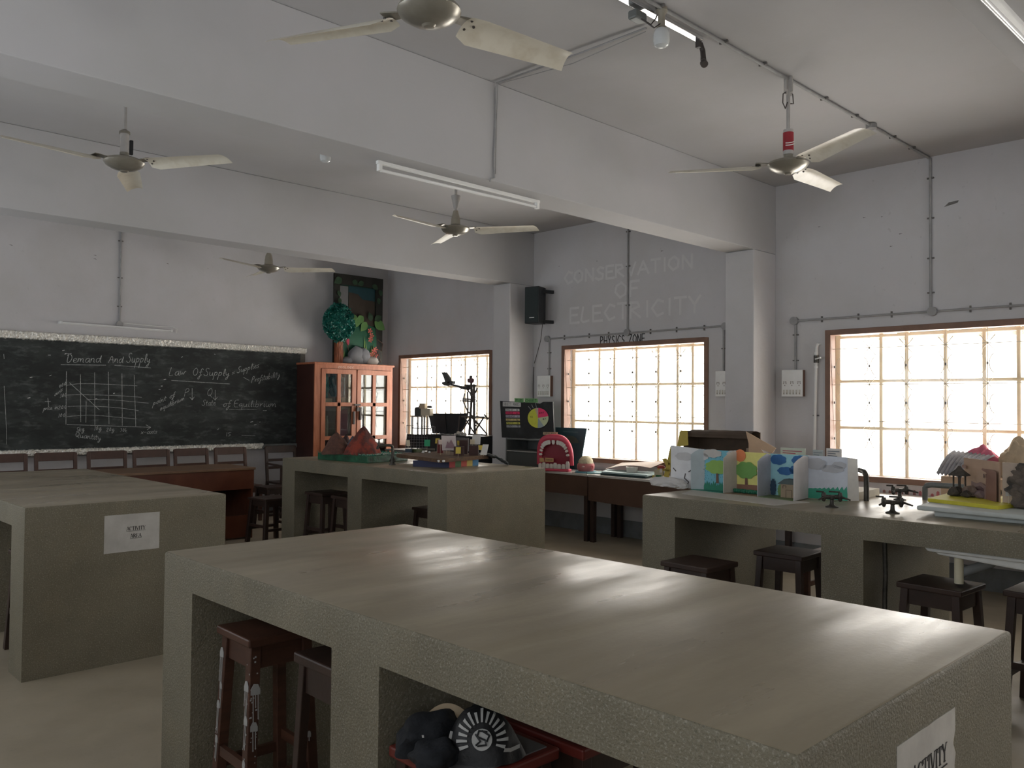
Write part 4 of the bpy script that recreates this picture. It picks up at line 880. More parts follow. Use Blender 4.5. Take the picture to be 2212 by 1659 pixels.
g = G(); g.tube([(3.76, D - .03, 2.45), (4.2, D - .02, 2.44), (4.36, D - .02, 2.45), (4.42, D - .03, 2.42), (4.41, D - .03, 2.37)], .005, 6); g.obj('wire', WH, tl, smooth=True)
t4 = tube_light((3.20, 2.80, HC), (4.26, 2.80, HC), -Z_, 'empty chrome tube fitting on the ceiling near the hanging glass shade', lamp=False)
g = G(); g.tube([(4.26, 2.80, HC - .03), (4.285, 2.80, HC - .07), (4.275, 2.79, HC - .11), (4.27, 2.785, HC - .135)], [.014, .016, .016, .018], 8); g.cyl((4.27, 2.785, HC - .15), (4.262, 2.772, HC - .165), .022, n=14); g.obj('loose_holder', KNOT, t4, smooth=True)
g = G(); g.box(3.62, 3.72, 2.785, 2.845, HC - .085, HC - .035); g.obj('ballast', STEEL, t4, bev=.01)
g = G(); g.tube([(3.68, 2.79, HC - .08), (3.73, 2.77, HC - .10), (3.76, 2.76, HC - .06), (3.775, 2.75, HC - .02)], .004, 6); g.tube([(3.66, 2.80, HC - .07), (3.72, 2.74, HC - .13), (3.77, 2.73, HC - .09)], .004, 6); g.obj('wire', KNOT, t4, smooth=True)
def pendant(x, y, label, drop=.0):
    t = thing('pendant_lamp', label, 'pendant lamp', (x, y, HC), 'short glass pendant lamps')
    G().lathe([(0, 0), (.03, 0), (.034, -.02), (.02, -.045), (.02, -.10), (.03, -.115), (0, -.115)][::-1], (x, y, HC), 18).obj('lamp_holder', CREAM_D, t, smooth=True)
    G().lathe([(0, -.225), (.02, -.222), (.038, -.212), (.045, -.19), (.045, -.15), (.038, -.125), (.02, -.112), (0, -.11)], (x, y, HC), 20).obj('glass_shade', TUBEG, t, smooth=True)
    return t
TUBEG = flat('milky_glass', .66, .68, .68, .08, .02)
pendant(3.78, 2.735, 'milky glass lamp hanging from the ceiling by the empty tube fitting')
pendant(3.68, 6.0, 'milky glass lamp peeking below the middle beam')
# wall lettering
g = G(); letter(g, 'PHYSICS ZONE', (W - .0008, 6.10, 2.205), (0, -1, 0), (0, 0, 1), (-1, 0, 0), .105, .66, .011, .0006)
o = tag(g.obj('painted_lettering', INK), 'black hand-painted PHYSICS ZONE lettering cut off by the middle window frame', 'lettering')
g = G(); e_y = Vector((0, -1, 0))
for tx, yc, z, h_, L in (('CONSERVATION', 6.06, 2.99, .145, 1.9), ('OF', 6.02, 2.75, .17, .38), ('ELECTRICITY', 5.96, 2.50, .18, 1.9)): letter(g, tx, (W - .0005, yc, z), e_y, (0, 0, 1), (-1, 0, 0), h_, L, .028, .0003)
tag(g.obj('ghost_lettering', mat('peeled_patch', (.665, .655, .65), .8, .03, 6)), 'faint pale traces of removed lettering on the wall above the middle window', 'lettering')
# wall marks: small chips and nail holes, each its own shape
g = G(); rg = random.Random(11)
for u, v in [(1208, 575), (1290, 564), (1430, 542), (1252, 590), (1770, 490), (1867, 470), (1905, 468), (1925, 532), (1945, 505)]:
    p = at(u, v, 0, W - .0006); s = rg.uniform(.006, .014); g.prism([p + Vector((0, -s * 1.6, 0)), p + Vector((0, s, s * .4)), p + Vector((0, s, -s * .4))], (-.0005, 0, 0))
p = at(2055, 440, 0, W - .0006); g.prism([p + Vector((0, .06, -.02)), p + Vector((0, -.05, .0)), p + Vector((0, -.06, .02)), p + Vector((0, .02, .015))], (-.0005, 0, 0))
struct(g.obj('trim_1', GRIME))
g = G()
for u, v, s in [(24, 530, .02), (205, 560, .022), (205, 552, .02), (362, 570, .018), (449, 580, .012), (655, 592, .01)]:
    p = at(u, v, 1, D - .0006); g.prism([p + Vector((-s, 0, s * .3)), p + Vector((s, 0, -s * .2)), p + Vector((s * .3, 0, s * .4))], (0, -.0005, 0))
struct(g.obj('trim_2', GRIME))
#PART2
def proj(P):
    d = Vector(P) - CAM; z = d.dot(FW); return 1106 + FPX * d.dot(RT) / z, 829.5 - FPX * d.dot(UP) / z
def depth(P): return (Vector(P) - CAM).dot(FW)
EC = Vector((.717, -.697, 0)); NC = Vector((-.697, -.717, 0))          # a card turned diagonally to the room
def shape(pts2, O, ex, ey, n, th): return [Vector(O) + ex * a + ey * b for a, b in pts2], Vector(n) * th
def bumpy(cx, cy, rx, ry, k=6, amp=.12, n=36): return [(cx + rx * math.cos(t) * (1 + amp * abs(math.sin(k * t / 2))), cy + ry * math.sin(t) * (1 + amp * abs(math.sin(k * t / 2)))) for t in [2 * math.pi * i / n for i in range(n)]]
# ------------------------------------------------------------------ mountain model on the far bench
mm = thing('mountain_model', 'green tray with painted papier mache mountains on the far bench', 'model', (4.85, 7.2, HB))
G().prism([(4.59, 7.55, HB), (4.644, 6.752, HB), (5.21, 6.86, HB), (5.15, 7.64, HB)], (0, 0, .066)).obj('tray', mat('green_foil_paper', (.015, .10, .05), .3, .5, 12, bump=.4, bscale=25), mm, bev=.004)
g = G(); rg = random.Random(5)
for _ in range(1500):
    a, b = rg.random(), rg.random(); x = 4.60 + .55 * a + .05 * (1 - b); y = 6.77 + .80 * b + .1 * a
    dx, dy = rg.uniform(-.02, .02), rg.uniform(-.02, .02); z = HB + .066
    g.f([g.v((x - .003, y, z)), g.v((x + .003, y, z)), g.v((x + dx, y + dy, z + rg.uniform(.006, .028)))])
o = g.obj('tinsel_grass', flat('tinsel_green', .03, .28, .20, .3, .4), mm); o['kind'] = 'stuff'
g = G(); rg = random.Random(6)
for _ in range(260):
    x = 4.66 + .5 * rg.random(); y = 6.80 + .30 * rg.random(); z = HB + .07; g.blob((x, y, z + .004), (.006, .006, .004), .2, 2, 1, rg.random() * 9)
o = g.obj('white_pebbles', flat('pebble_white', .6, .66, .6), mm); o['kind'] = 'stuff'
def peak(u, v, y, r, m, seed, lab):
    P = at(u, v, 1, y); h = P.z - HB - .066
    def fn(a, b):
        t = a * 2 * math.pi; k = (1 - b); rr = r * (k ** .75) * (1 + .25 * noise.noise(Vector((math.cos(t) * 1.5, math.sin(t) * 1.5, seed + b)))) + .002
        return (P.x + rr * math.cos(t), P.y + rr * math.sin(t), HB + .066 + h * b ** .9 + .01 * noise.noise(Vector((t * 2, b * 7, seed))))
    g = G(); g.grid(fn, 40, 16); pl(g.obj('mountain', m, mm, smooth=False), lab)
peak(727, 934, 7.30, .15, mat('mud_brown', (.17, .075, .05), .8, col2=(.09, .045, .035), scale=20, bump=.6), 1, 'brown mountain at the left of the tray')
peak(762, 942, 7.14, .085, mat('slate_blue', (.10, .13, .17), .7, col2=(.05, .06, .08), scale=30, bump=.6), 3, 'small slate blue mountain')
peak(748, 938, 7.42, .08, flat('dark_maroon', .05, .02, .02), 5, 'dark maroon peak behind')
peak(785, 921, 7.06, .17, mat('volcano_red', (.10, .03, .025), .75, col2=(.34, .055, .03), scale=9, bump=.6, thr=(.42, .62)), 7, 'tall dark red mountain')
# swan neck tap
tp_ = thing('swan_neck_tap', 'tall dark bent water tap on the far bench beside the green tray', 'tap', (4.72, 6.45, HB))
G().cyl((4.72, 6.45, HB), (4.72, 6.45, HB + .012), .034).cyl((4.72, 6.45, HB + .012), (4.72, 6.45, HB + .06), .02).obj('flange', IRON, tp_, smooth=True)
G().tube([(4.72, 6.45, HB + .05), (4.72, 6.45, 1.07), (4.716, 6.45, 1.095), (4.70, 6.45, 1.108), (4.66, 6.455, 1.11), (4.58, 6.465, 1.11), (4.565, 6.467, 1.10), (4.56, 6.468, 1.075)], .013, 10).obj('spout', IRON, tp_, smooth=True)
g = G(); g.cyl((4.575, 6.465, 1.115), (4.575, 6.465, 1.165), .012, .006, 10); g.cyl((4.575, 6.44, 1.168), (4.575, 6.49, 1.168), .004, n=8); g.obj('tap_handle', IRON, tp_, smooth=True)
g = G(); g.bar((4.72, 6.41, HB + .035), (4.72, 6.49, HB + .035), .012); g.bar((4.69, 6.45, HB + .045), (4.75, 6.45, HB + .045), .01); g.obj('clamp', IRON, tp_)
# ------------------------------------------------------------------ city model
ct = thing('city_model', 'brown board city model with blocks and paper flags on the far bench', 'model', (5.1, 6.2, HB))
cols = [flat('stripe_navy', .03, .035, .09), flat('stripe_red', .35, .03, .03), flat('stripe_green', .05, .12, .04), flat('stripe_red2', .40, .06, .04), flat('stripe_yellow', .55, .42, .10), flat('stripe_blue', .06, .22, .42)]
A, B_, C_ = Vector((4.736, 6.16, HB)), Vector((4.908, 5.853, HB)), Vector((5.32, 5.92, HB)); D_ = A + C_ - B_
G().prism([A, B_, C_, D_], (0, 0, .056)).obj('base', cols[0], ct)
for k in range(5):
    a = B_ + (C_ - B_) * (k / 5 * .98 + (-.0)); b = B_ + (C_ - B_) * ((k + 1) / 5); n_ = (C_ - B_).cross(Vector((0, 0, 1))).normalized()
    G().prism([a + n_ * .0005, b + n_ * .0005, b + n_ * .0005 + Z_ * .055, a + n_ * .0005 + Z_ * .055], n_ * .002).obj('stripe', cols[k + 1], ct)
zc0, zc1 = .984, 1.016
pts = []
q = [Vector((4.867, 6.598, zc0)), Vector((4.717, 5.749, zc0)), Vector((5.44, 5.916, zc0)), Vector((5.59, 6.74, zc0))]
for i in range(4):
    for t in range(8):
        p = q[i].lerp(q[(i + 1) % 4], t / 8); pts.append(p + Vector((noise.noise(p * 9), noise.noise(p * 9 + Vector((3, 3, 3))), 0)) * .018)
G().prism(pts, (0, 0, zc1 - zc0)).obj('board', mat('earth_board', (.17, .10, .055), .9, col2=(.09, .055, .035), scale=14, bump=.4), ct)
def stand(u0, u1, v0, v1, vb, name, m, parent, th=.002, z0=zc1, tilt=0, to_base=False, lab=None, ext=None):
    """an upright card whose picture spans u0..u1, v0..v1 and whose foot is at vb on height z0"""
    uc = (u0 + u1) / 2; P = at(uc, vb, 2, z0); w_ = (u1 - u0) * depth(P) / FPX; s = depth(P) / FPX
    ze = lambda v: z0 + (vb - v) * s; zt, zb = ze(v0), (z0 if to_base else ze(v1))
    g = G(); O = P.copy(); O.z = 0; a = EC * w_ / 2; tl = EC * tilt
    g.prism([O - a + Z_ * zb, O + a + Z_ * zb, O + a + tl + Z_ * zt, O - a + tl + Z_ * zt], NC * -(ext or th)); o = g.obj(name, m, parent)
    if not to_base: G().cyl(P + NC * .002, (P.x, P.y, zb + .004), .0015, n=6).obj('stick', flat('stick_pale', .5, .42, .3), o)
    if lab: pl(o, lab)
    return P, o
BRB = mat('block_brown', (.055, .025, .022), .7, .2, 9)
stand(944.5, 957, 950, 979, 979, 'building_block', flat('block_red', .14, .02, .02), ct, ext=.05, to_base=True)
stand(980, 1002, 965, 984, 984, 'building_block', BRB, ct, ext=.06, to_base=True)
stand(992, 1010, 951, 981, 981, 'building_block', BRB, ct, ext=.06, to_base=True)
stand(1013, 1033, 963, 984, 984, 'building_block', BRB, ct, ext=.07, to_base=True)
stand(1003, 1012, 947, 975, 975, 'building_block', flat('block_grey', .10, .09, .09), ct, ext=.05, to_base=True)
stand(985, 1003, 946, 972, 972, 'building_block', flat('block_grey', .10, .09, .09), ct, ext=.05, to_base=True)
FY = flat('flag_yellow', .70, .55, .10); FC = flat('flag_cream', .75, .68, .5)
for u0, u1, v0, v1, vb, m, l in [(878, 886, 951, 964, 976, FC, 'cream paper flag at the left end'), (939.5, 948.5, 947, 958, 978, FY, 'yellow flag over the red block'), (959, 970, 956, 967, 981, FY, 'yellow flag on the picture card'), (988, 997, 952, 962, 980, FY, 'yellow flag near the middle block'), (984, 995, 966, 980, 988, FY, 'low yellow flag at the front edge'), (1034, 1044, 962, 972, 984, FY, 'yellow flag at the right end'), (1015, 1025, 949, 960, 980, FC, 'cream flag above the right block'), (947, 955, 950, 960, 983, flat('flag_pink', .75, .62, .55), 'pale pink paper flag'), (916, 928.6, 950, 964, 978, flat('flag_green', .04, .38, .18), 'green paper flag')]:
    stand(u0, u1, v0, v1, vb, 'flag', m, ct, lab=l, tilt=random.uniform(-.006, .006))
P, o = stand(955, 986, 941, 973, 982, 'picture_card', flat('card_pinkish', .68, .60, .58), ct, tilt=-.01, lab='white card with a pinkish mountain drawing')
g = G(); s = depth(P) / FPX; O = P + NC * .003 + Z_ * 0
def card2(u, v): return O + EC * ((u - 970.5) * s) + Z_ * ((982 - v) * s)
g.prism([card2(962, 968), card2(966, 953), card2(970, 958), card2(974, 949), (card2(980, 960)), card2(983, 968)], NC * .0008); g.obj('drawing', flat('drawing_mauve', .34, .22, .25), o)
stand(1019, 1037, 939, 960, 980, 'picture_card', PAPER, ct, tilt=.006, lab='white card behind the right block')
stand(1038, 1051, 960, 983, 985, 'picture_card', PAPER, ct, tilt=.02, lab='white card leaning at the right end')
P = at(892, 976, 2, zc1); G().box(P.x - .03, P.x + .05, P.y - .09, P.y + .07, zc1, zc1 + .03).obj('green_block', flat('olive_block', .07, .09, .03), ct)
P = at(884, 977, 2, zc1); G().box(P.x - .02, P.x + .02, P.y - .02, P.y + .04, zc1, zc1 + .035).obj('blue_block', flat('dull_blue', .04, .07, .10), ct)
P = at(922, 971, 2, zc1 + .02); G().cyl(P - EC * .08, P + EC * .08, .012, n=10).obj('log', flat('log_grey', .12, .11, .09), ct, smooth=True)
for u, v in ((914, 979), (928, 979), (948, 998), (958, 998), (1038, 982)):
    P = at(u, v, 2, zc1 if v < 990 else .99); G().blob((P.x, P.y, P.z + .008), (.014, .014, .012), .3, 2, 2, u).obj('cotton_ball', WH, ct, smooth=True)
rag = thing('grey_rag', 'crumpled dark grey rag hanging off the right corner of the city model', 'rag', at(1080, 1003, 2, HB))
P0, P1, P2 = Vector((5.43, 5.93, 1.012)), at(1072, 990, 2, .985), at(1098, 1006, 2, HB)
def fn(u, v):
    c = P0.lerp(P1, min(1, u * 2)) if u < .5 else P1.lerp(P2, u * 2 - 1); wv = (.05 + .02 * math.sin(u * 7)); a = v * 2 * math.pi
    return c + EC.cross(Z_) * wv * math.cos(a) + Z_ * (.014 + .014 * math.sin(a) + .012 * noise.noise(Vector((u * 9, a, 2))))
g = G(); g.grid(fn, 22, 12); g.obj('cloth', mat('rag_grey', (.05, .055, .055), .9, .5, 20, bump=.5), rag, smooth=True)

# ------------------------------------------------------------------ tables under the windows
TT = mat('table_top_grey', (.62, .60, .56), .28, .15, 6); SKB = mat('table_cloth_brown', (.105, .058, .038), .8, .12, 4)
def wtable(y0, y1, label, zap, sag=0, x0=7.08, leg=True, ztop=.74):
    t = thing('window_table', label, 'table', (7.35, (y0 + y1) / 2, 0), 'tables under the windows')
    box('table_top', TT, t, x0, W - .03, y0, y1, ztop - .025, ztop, bev=.004)
    g = G(); n = 12
    pts = [(x0 + .006, y0 + .004, ztop - .025), (x0 + .006, y1 - .004, ztop - .025)] + [(x0 + .006, y1 - .004 - (y1 - y0 - .008) * i / n, zap - sag * math.sin(math.pi * i / n)) for i in range(n + 1)]
    g.prism(pts, (.02, 0, 0)); g.obj('front_panel', SKB, t)
    for x, y in ((x0 + .05, y0 + .04), (x0 + .05, y1 - .04), (W - .1, y0 + .04), (W - .1, y1 - .04)): G().bar((x, y, 0), (x, y, ztop - .025), .05).obj('leg', WDK, t)
    return t
wtable(6.09, 8.0, 'table with a brown front panel under the mouth model', .50)
wtable(3.95, 6.08, 'table with a deeper sagging brown front under the middle window', .455, .02)
wtable(.4, 3.3, 'table under the rightmost window, behind the bench with the gas taps', .5)
# ------------------------------------------------------------------ clutter beneath the far window
bk = thing('black_cupboard', 'low black cupboard under the far window behind the city model', 'cupboard', (7.35, 8.45, 0))
box('body', BLC, bk, 7.14, 7.66, 8.01, 8.97, 0, 1.075, bev=.006)
box('top_board', flat('black_top', .03, .032, .034, .35), bk, 7.12, 7.67, 8.005, 8.975, 1.075, 1.09)
for y in (8.02, 8.50): G().box(7.128, 7.14, y, y + .46, .05, 1.06).obj('door', BLC, bk, bev=.004)
gt = thing('grey_side_table', 'small grey table under the far window, beside the cabinet', 'table', (7.4, 9.4, 0))
box('table_top', STEEL, gt, 7.14, 7.66, 9.05, 9.95, .83, .85, bev=.003)
for x in (7.17, 7.62):
    for y in (9.09, 9.91): G().bar((x, y, 0), (x, y, .83), .03).obj('leg', STEEL, gt)
def X35(u, v, x=7.35): return at(u, v, 0, x)
# dark folded panel
pts = [X35(u, v) for u, v in ((925, 893), (1011, 893), (1004, 918), (993, 941), (934, 941), (929, 912))]; pts = [Vector((p.x, p.y, max(p.z, 1.091))) for p in pts]
dp = thing('black_display_panel', 'black folded display panel standing against the far window', 'panel', (7.35, 8.8, 1.09))
G().prism(pts, (.012, 0, 0)).obj('board', flat('panel_black', .018, .022, .025, .5, .2), dp)
a, b = X35(962, 893), X35(966, 941); G().bar((7.345, a.y, a.z), (7.345, b.y, 1.092), .006).obj('fold_line', BLK, dp)
for u in (942, 950): p = X35(u, 935, 7.344); G().cyl(p, p - X_ * .004, .006, n=8).obj('rivet', WH, dp)
# lattice tower
lt = thing('lattice_tower_model', 'stick lattice tower model with a long arm in front of the far window', 'model', (7.30, 8.3, 1.09))
XT = 7.28
LT = flat('stick_dark', .09, .075, .065); T_ = lambda u, v: at(u, v, 0, XT)
g = G()
for l, r in [([(1018, 826), (1019, 860), (1016, 900), (1014, 938)], .017), ([(1024, 830), (1024, 860), (1024, 900), (1026, 938)], .017), ([(1010, 846), (1011, 880), (1010, 898)], .011), ([(1000, 866), (1010, 888), (1022, 900)], .009), ([(1004, 850), (1000, 866)], .009), ([(1031, 838), (1027, 848), (1019, 855)], .010), ([(1010, 842), (1016, 850), (1020, 862)], .010)]: g.tube([T_(*p) for p in l], r, 6)
g.obj('mast', LT, lt, smooth=True)
for z_, u0, u1 in [(862, 1000, 1026), (866, 1001, 1025), (900, 997, 1046), (938, 1012, 1052), (832, 1004, 1028)]: G().bar(T_(u0, z_), T_(u1, z_ + (1 if z_ != 938 else 2)), .020).obj('cross_rail', LT, lt)
for p, q in [((1004, 902), (1024, 935)), ((1016, 902), (998, 930)), ((1022, 903), (1052, 938)), ((1046, 900), (1026, 932)), ((993, 898), (989, 940)), ((1046, 895), (1054, 906)), ((1018, 900), (1030, 915))]: G().bar(T_(*p), T_(*q), .015).obj('brace', LT, lt)
g = G(); g.tube([T_(*p) for p in ((1013, 838), (1000, 838), (988, 834), (975, 831))], [.03, .02, .014, .012], 8); pl(g.obj('arm', flat('arm_dark', .05, .05, .05), lt, smooth=True), 'dark arm reaching to the left')
g = G(); g.prism([T_(*p) for p in ((973, 824), (968, 812), (962, 804), (953, 804), (957, 812), (961, 824), (966, 832))], (.03, 0, 0)); g.prism([T_(*p) for p in ((955, 825), (978, 823), (977, 829), (968, 834), (960, 833), (954, 829))], (.05, 0, 0)); g.obj('bucket', flat('bucket_grey', .08, .085, .085), lt)
P = T_(1017, 822); G().lathe([(0, 0), (.035, 0), (.045, .02), (.045, .05), (.03, .06), (0, .06)], P - Z_ * .03, 12).obj('pot', flat('pot_mauve', .16, .08, .09), lt, smooth=True)
G().blob(P + Z_ * .045, (.02, .02, .022), .4, 2, 2, 4).obj('top_figure', LT, lt)
# water tank stand
ws = thing('tank_stand_model', 'small stand with a dark canister and a white box before the far window', 'model', (7.33, 9.45, 1.09))
Q = lambda u, v: at(u, v, 0, 7.30)
zt0 = .85
g = G()
for u in (891, 912): p = Q(u, 899); g.bar((7.30, p.y, zt0), (7.30, p.y, p.z), .022); g.bar((7.40, p.y, zt0), (7.40, p.y, p.z), .018)
a, b = Q(891, 899), Q(913, 899); g.bar(a, b, .012); a, b = Q(891, 924), Q(930, 926); g.bar(a, b, .014); a, b = Q(917, 898), Q(917, 940); g.bar(a, (b.x, b.y, zt0), .02)
g.obj('frame', flat('frame_grey', .18, .17, .16), ws)
p = Q(902, 899); G().lathe([(0, 0), (.075, 0), (.075, .10), (.06, .12), (.02, .125), (.02, .145), (0, .145)], (7.34, p.y, p.z + .006), 18).obj('canister', flat('canister_dark', .05, .055, .055), ws, smooth=True)
p = Q(921, 898); box('white_box', flat('box_cream', .66, .60, .46), ws, 7.28, 7.34, p.y - .10, p.y + .10, p.z, p.z + .10)
p = Q(914, 878); box('lid_box', flat('box_tan', .55, .46, .32), ws, 7.28, 7.33, p.y - .06, p.y + .06, p.z - .03, p.z + .045)
p = Q(927, 879); G().blob((7.31, p.y, p.z), (.03, .05, .018), .3, 2, 2, 3).obj('valve', flat('canister_dark', .05, .055, .055), ws)
# wire basket with a black egg tray
wb = thing('wire_basket', 'wire basket with a black gridded tray under the far window', 'basket', (7.2, 9.4, .85))
g = G()
pt = [at(u, v, 0, 7.2) for u, v in ((880, 938), (934, 939), (939, 968), (876, 967))]
for i in range(11):
    a = pt[0].lerp(pt[1], i / 10); b = pt[3].lerp(pt[2], i / 10); g.cyl(a - X_ * .006, b - X_ * .006, .003, n=5)
for j in range(6):
    a = pt[0].lerp(pt[3], j / 5); b = pt[1].lerp(pt[2], j / 5); g.cyl(a - X_ * .006, b - X_ * .006, .003, n=5)
rim = [at(u, v, 0, 7.16) for u, v in ((878, 935), (878, 919), (938, 922), (934, 939))]
g.tube([rim[0], rim[1], rim[2], rim[3]], .004, 6); g.tube([at(u, v, 0, 7.16) for u, v in ((934, 955), (930, 925), (934, 920), (940, 922), (938, 938), (934, 958))], .005, 6)
g.obj('wires', flat('wire_grey', .22, .22, .22, .4), wb); G().prism(pt, (.03, 0, 0)).obj('tray', BLC, wb)
g = G(); P = at(990, 941, 0, 7.16)
for k in range(7): g.blob((7.20 + .02 * (k % 2), P.y + .03 * k - .08, 1.10 + .012 * (k % 3)), (.022, .024, .02), .5, 3, 2, k)
tag(g.obj('crumpled_paper', flat('tissue_white', .6, .56, .5)), 'crumpled white tissue on the black cupboard', 'paper')

# ------------------------------------------------------------------ pie chart board on a steel rack
rk = thing('steel_rack', 'grey steel rack on the table behind the mouth model', 'rack', (7.4, 7.37, .74))
g = G(); x0, x1, y0, y1 = 7.22, 7.60, 6.93, 7.53
g.box(x0, x1, y0, y0 + .02, .741, 1.07).box(x0, x1, y1 - .02, y1, .741, 1.07).box(x0, x1, y0, y1, 1.07, 1.085).box(x1 - .01, x1, y0, y1, .741, 1.07).box(x0, x1, y0, y1, .741, .755); g.obj('carcass', STEEL, rk)
box('shelf', flat('shelf_pale', .3, .3, .28), rk, x0 - .004, x1 - .01, y0 + .02, y1 - .02, .925, .94)
box('drawer_front', flat('drawer_grey', .07, .075, .07), rk, x0 + .01, x0 + .02, y0 + .02, y1 - .02, .76, .92)
pc = thing('pie_chart_board', 'black board with a coloured pie chart and SUBJECT MARKS list', 'chart', (7.2, 7.1, 1.09))
XC = 7.2; c_ = lambda u, v, o=0: at(u, v, 0, XC) - X_ * o
pts = [(1080, 866), (1115, 868), (1150, 869), (1166, 872), (1174, 868), (1194, 868), (1197, 947), (1140, 948), (1084, 945)]
G().prism([c_(*p) for p in pts], (.012, 0, 0)).obj('board', mat('chart_black', (.018, .02, .02), .5, col2=(.05, .055, .055), scale=5, thr=(.5, .8)), pc)
ZP = lambda x, y: (1070 + x / 12.29, 860 + y / 12.29)
def cardc(pts, m, name='label_card', off=.001, lab=None):
    o = G().prism([c_(*ZP(*p), off) for p in pts], (-.0012, 0, 0)).obj(name, m, pc)
    if lab: pl(o, lab)
    return o
def ctxt(g, txt, p0, p1, hpx, wd=.0028, off=.0026):
    ls, L = strokes(txt, 1.0, .12); dx, dy = (p1[0] - p0[0]) / L, (p1[1] - p0[1]) / L
    for l in ls: g.ribbon([c_(*ZP(p0[0] + dx * x, p0[1] + dy * x - y * hpx), off) for x, y in l], wd, (-1, 0, 0), .0004)
cardc([(200, 95), (678, 120), (678, 230), (200, 218)], PAPER, lab='white title card reading SUBJECT MARKS')
g = G(); ctxt(g, 'SUBJECT', (215, 195), (430, 203), 38); ctxt(g, 'MARKS', (480, 200), (650, 208), 38)
rows = [((270, 278, 640, 345), PAPER, 'ENGLISH - 40'), ((275, 358, 645, 430), flat('neon_pink', .85, .05, .16), 'SCIENCE - 100'), ((280, 450, 648, 518), flat('pale_lilac', .55, .50, .56), 'KANNADA - 8'), ((282, 540, 652, 605), flat('sand_yellow', .66, .55, .25), 'SST - 36'), ((295, 630, 655, 695), flat('yellow_card', .62, .60, .12), 'MATHS - 25'), ((300, 718, 665, 778), flat('grey_card', .42, .43, .44), 'HINDI - 72')]
for (a, b, c, d), m, tx in rows:
    cardc([(a, b), (c, b + 5), (c + 3, d), (a + 3, d - 3)], m)
    ctxt(g, tx, (a + 20, d - 14), (c - 30, d - 10), 22)
for l in [((880, 220), (945, 300)), ((968, 175), (1010, 268)), ((1070, 135), (1095, 260))]: g2 = G(); g2.ribbon([c_(*ZP(*p), .001) for p in l], .006, (-1, 0, 0), .001); g2.obj('white_strip', flat('strip_grey', .45, .47, .47), pc)
g.obj('lettering', INK, pc)
def pie(a0, a1, m, lab):
    cx, cy, r = 1142, 525, 276; pts = [(cx, cy)] + [(cx + r * math.cos(math.radians(a)), cy + r * 0.96 * math.sin(math.radians(a))) for a in [a0 + (a1 - a0) * i / 14 for i in range(15)]]
    cardc(pts, m, 'pie_slice', .004, lab)
o = G().prism([c_(*ZP(1142 + 288 * math.cos(t), 535 + 285 * math.sin(t)), .0005) for t in [2 * math.pi * i / 36 for i in range(36)]], (-.003, 0, 0)).obj('pie_backing', BLK, pc)
pie(92, 250, flat('slice_yellow', .68, .70, .08), 'large yellow slice'); pie(250, 263, flat('slice_tan', .62, .45, .28), 'thin tan slice'); pie(263, 271, flat('slice_grey', .5, .45, .45), 'thin grey slice')
pie(271, 350, flat('slice_pink', .88, .06, .18), 'bright pink slice'); pie(350, 415, flat('slice_pale_green', .58, .66, .40), 'pale green slice'); pie(415, 452, flat('slice_blue_grey', .36, .45, .46), 'blue grey slice')
g = G(); ctxt(g, '23%', (1170, 420), (1310, 400), 26, .003, .006); ctxt(g, '8%', (1270, 580), (1370, 560), 26, .003, .006); ctxt(g, '72', (930, 530), (1010, 520), 30, .003, .006); g.obj('lettering', INK, pc)
GC = flat('label_green', .20, .42, .17)
cardc([(515, 0), (760, 10), (758, 118), (520, 108)], GC, off=.003, lab='green card reading PIE'); cardc([(790, 5), (1130, 15), (1142, 122), (785, 118)], GC, off=.003, lab='green card reading CHART')
g = G(); ctxt(g, 'PIE', (550, 95), (730, 98), 34, .004, .005); ctxt(g, 'CHART', (810, 98), (1110, 102), 34, .004, .005); g.obj('lettering', flat('marker_green', .02, .10, .03), pc)
# teal poster leaning in the window
tb = thing('teal_board', 'dark teal board with a faint drawing leaning behind the mouth model', 'board', (7.5, 6.3, .74))
c2_ = lambda u, v, x=7.45: at(u, v, 0, x)
G().prism([c2_(1200, 923), c2_(1267, 925), c2_(1256, 990), Vector((7.45, c2_(1252, 1000).y, .742)), Vector((7.45, c2_(1205, 1000).y, .742))], (.012, 0, 0)).obj('board', flat('teal_card', .03, .085, .10), tb)
G().prism([c2_(1230 + 20 * math.cos(t), 957 + 16 * math.sin(t), 7.449) for t in [-math.pi * i / 14 for i in range(15)]], (-.001, 0, 0)).obj('drawing', flat('teal_faint', .07, .11, .09), tb)
g = G(); g.ribbon([c2_(1217, 932, 7.449), c2_(1248, 934, 7.449)], .014, (-1, 0, 0), .0008); g.obj('faint_title', flat('teal_title', .07, .14, .16), tb)

# ------------------------------------------------------------------ mouth model
mo = thing('mouth_model', 'large open mouth model with pink gums and white teeth on the window table', 'model', (7.15, 6.62, .74))
nM = Vector((-.93, -.36, 0)).normalized(); eM = Vector((0, 0, 1)).cross(nM).normalized() * 1.0
if eM.y > 0: eM = -eM
OM = Vector((7.16, 6.635, .741))
PM = lambda a, b, c=0: OM + eM * a + Z_ * b + nM * c
Wd, Hh = .205, .385
def arch(t, k=1.0, hh=1.0):
    """t 0..1 from the left foot over the top to the right foot"""
    a = math.pi * (1 - t); ca, sa = math.cos(a), math.sin(a)
    x = Wd * k * (abs(ca) ** .62) * (1 if ca > 0 else -1); z = .07 + (Hh * hh - .07) * (sa ** .55 if sa > 0 else 0); return x * (1 - .10 * (sa)), z
GUM = flat('gum_pink', .62, .07, .12, .4); GUMD = flat('mouth_red', .26, .022, .04, .5); TOO = flat('tooth_white', .72, .68, .62, .35)
g = G(); R_ = [PM(*arch(i / 30), .015 + .05 * math.sin(math.pi * i / 30)) for i in range(31)]; g.tube(R_, [.022 + .016 * math.sin(math.pi * i / 30) for i in range(31)], 10); g.obj('upper_gum', GUM, mo, smooth=True)
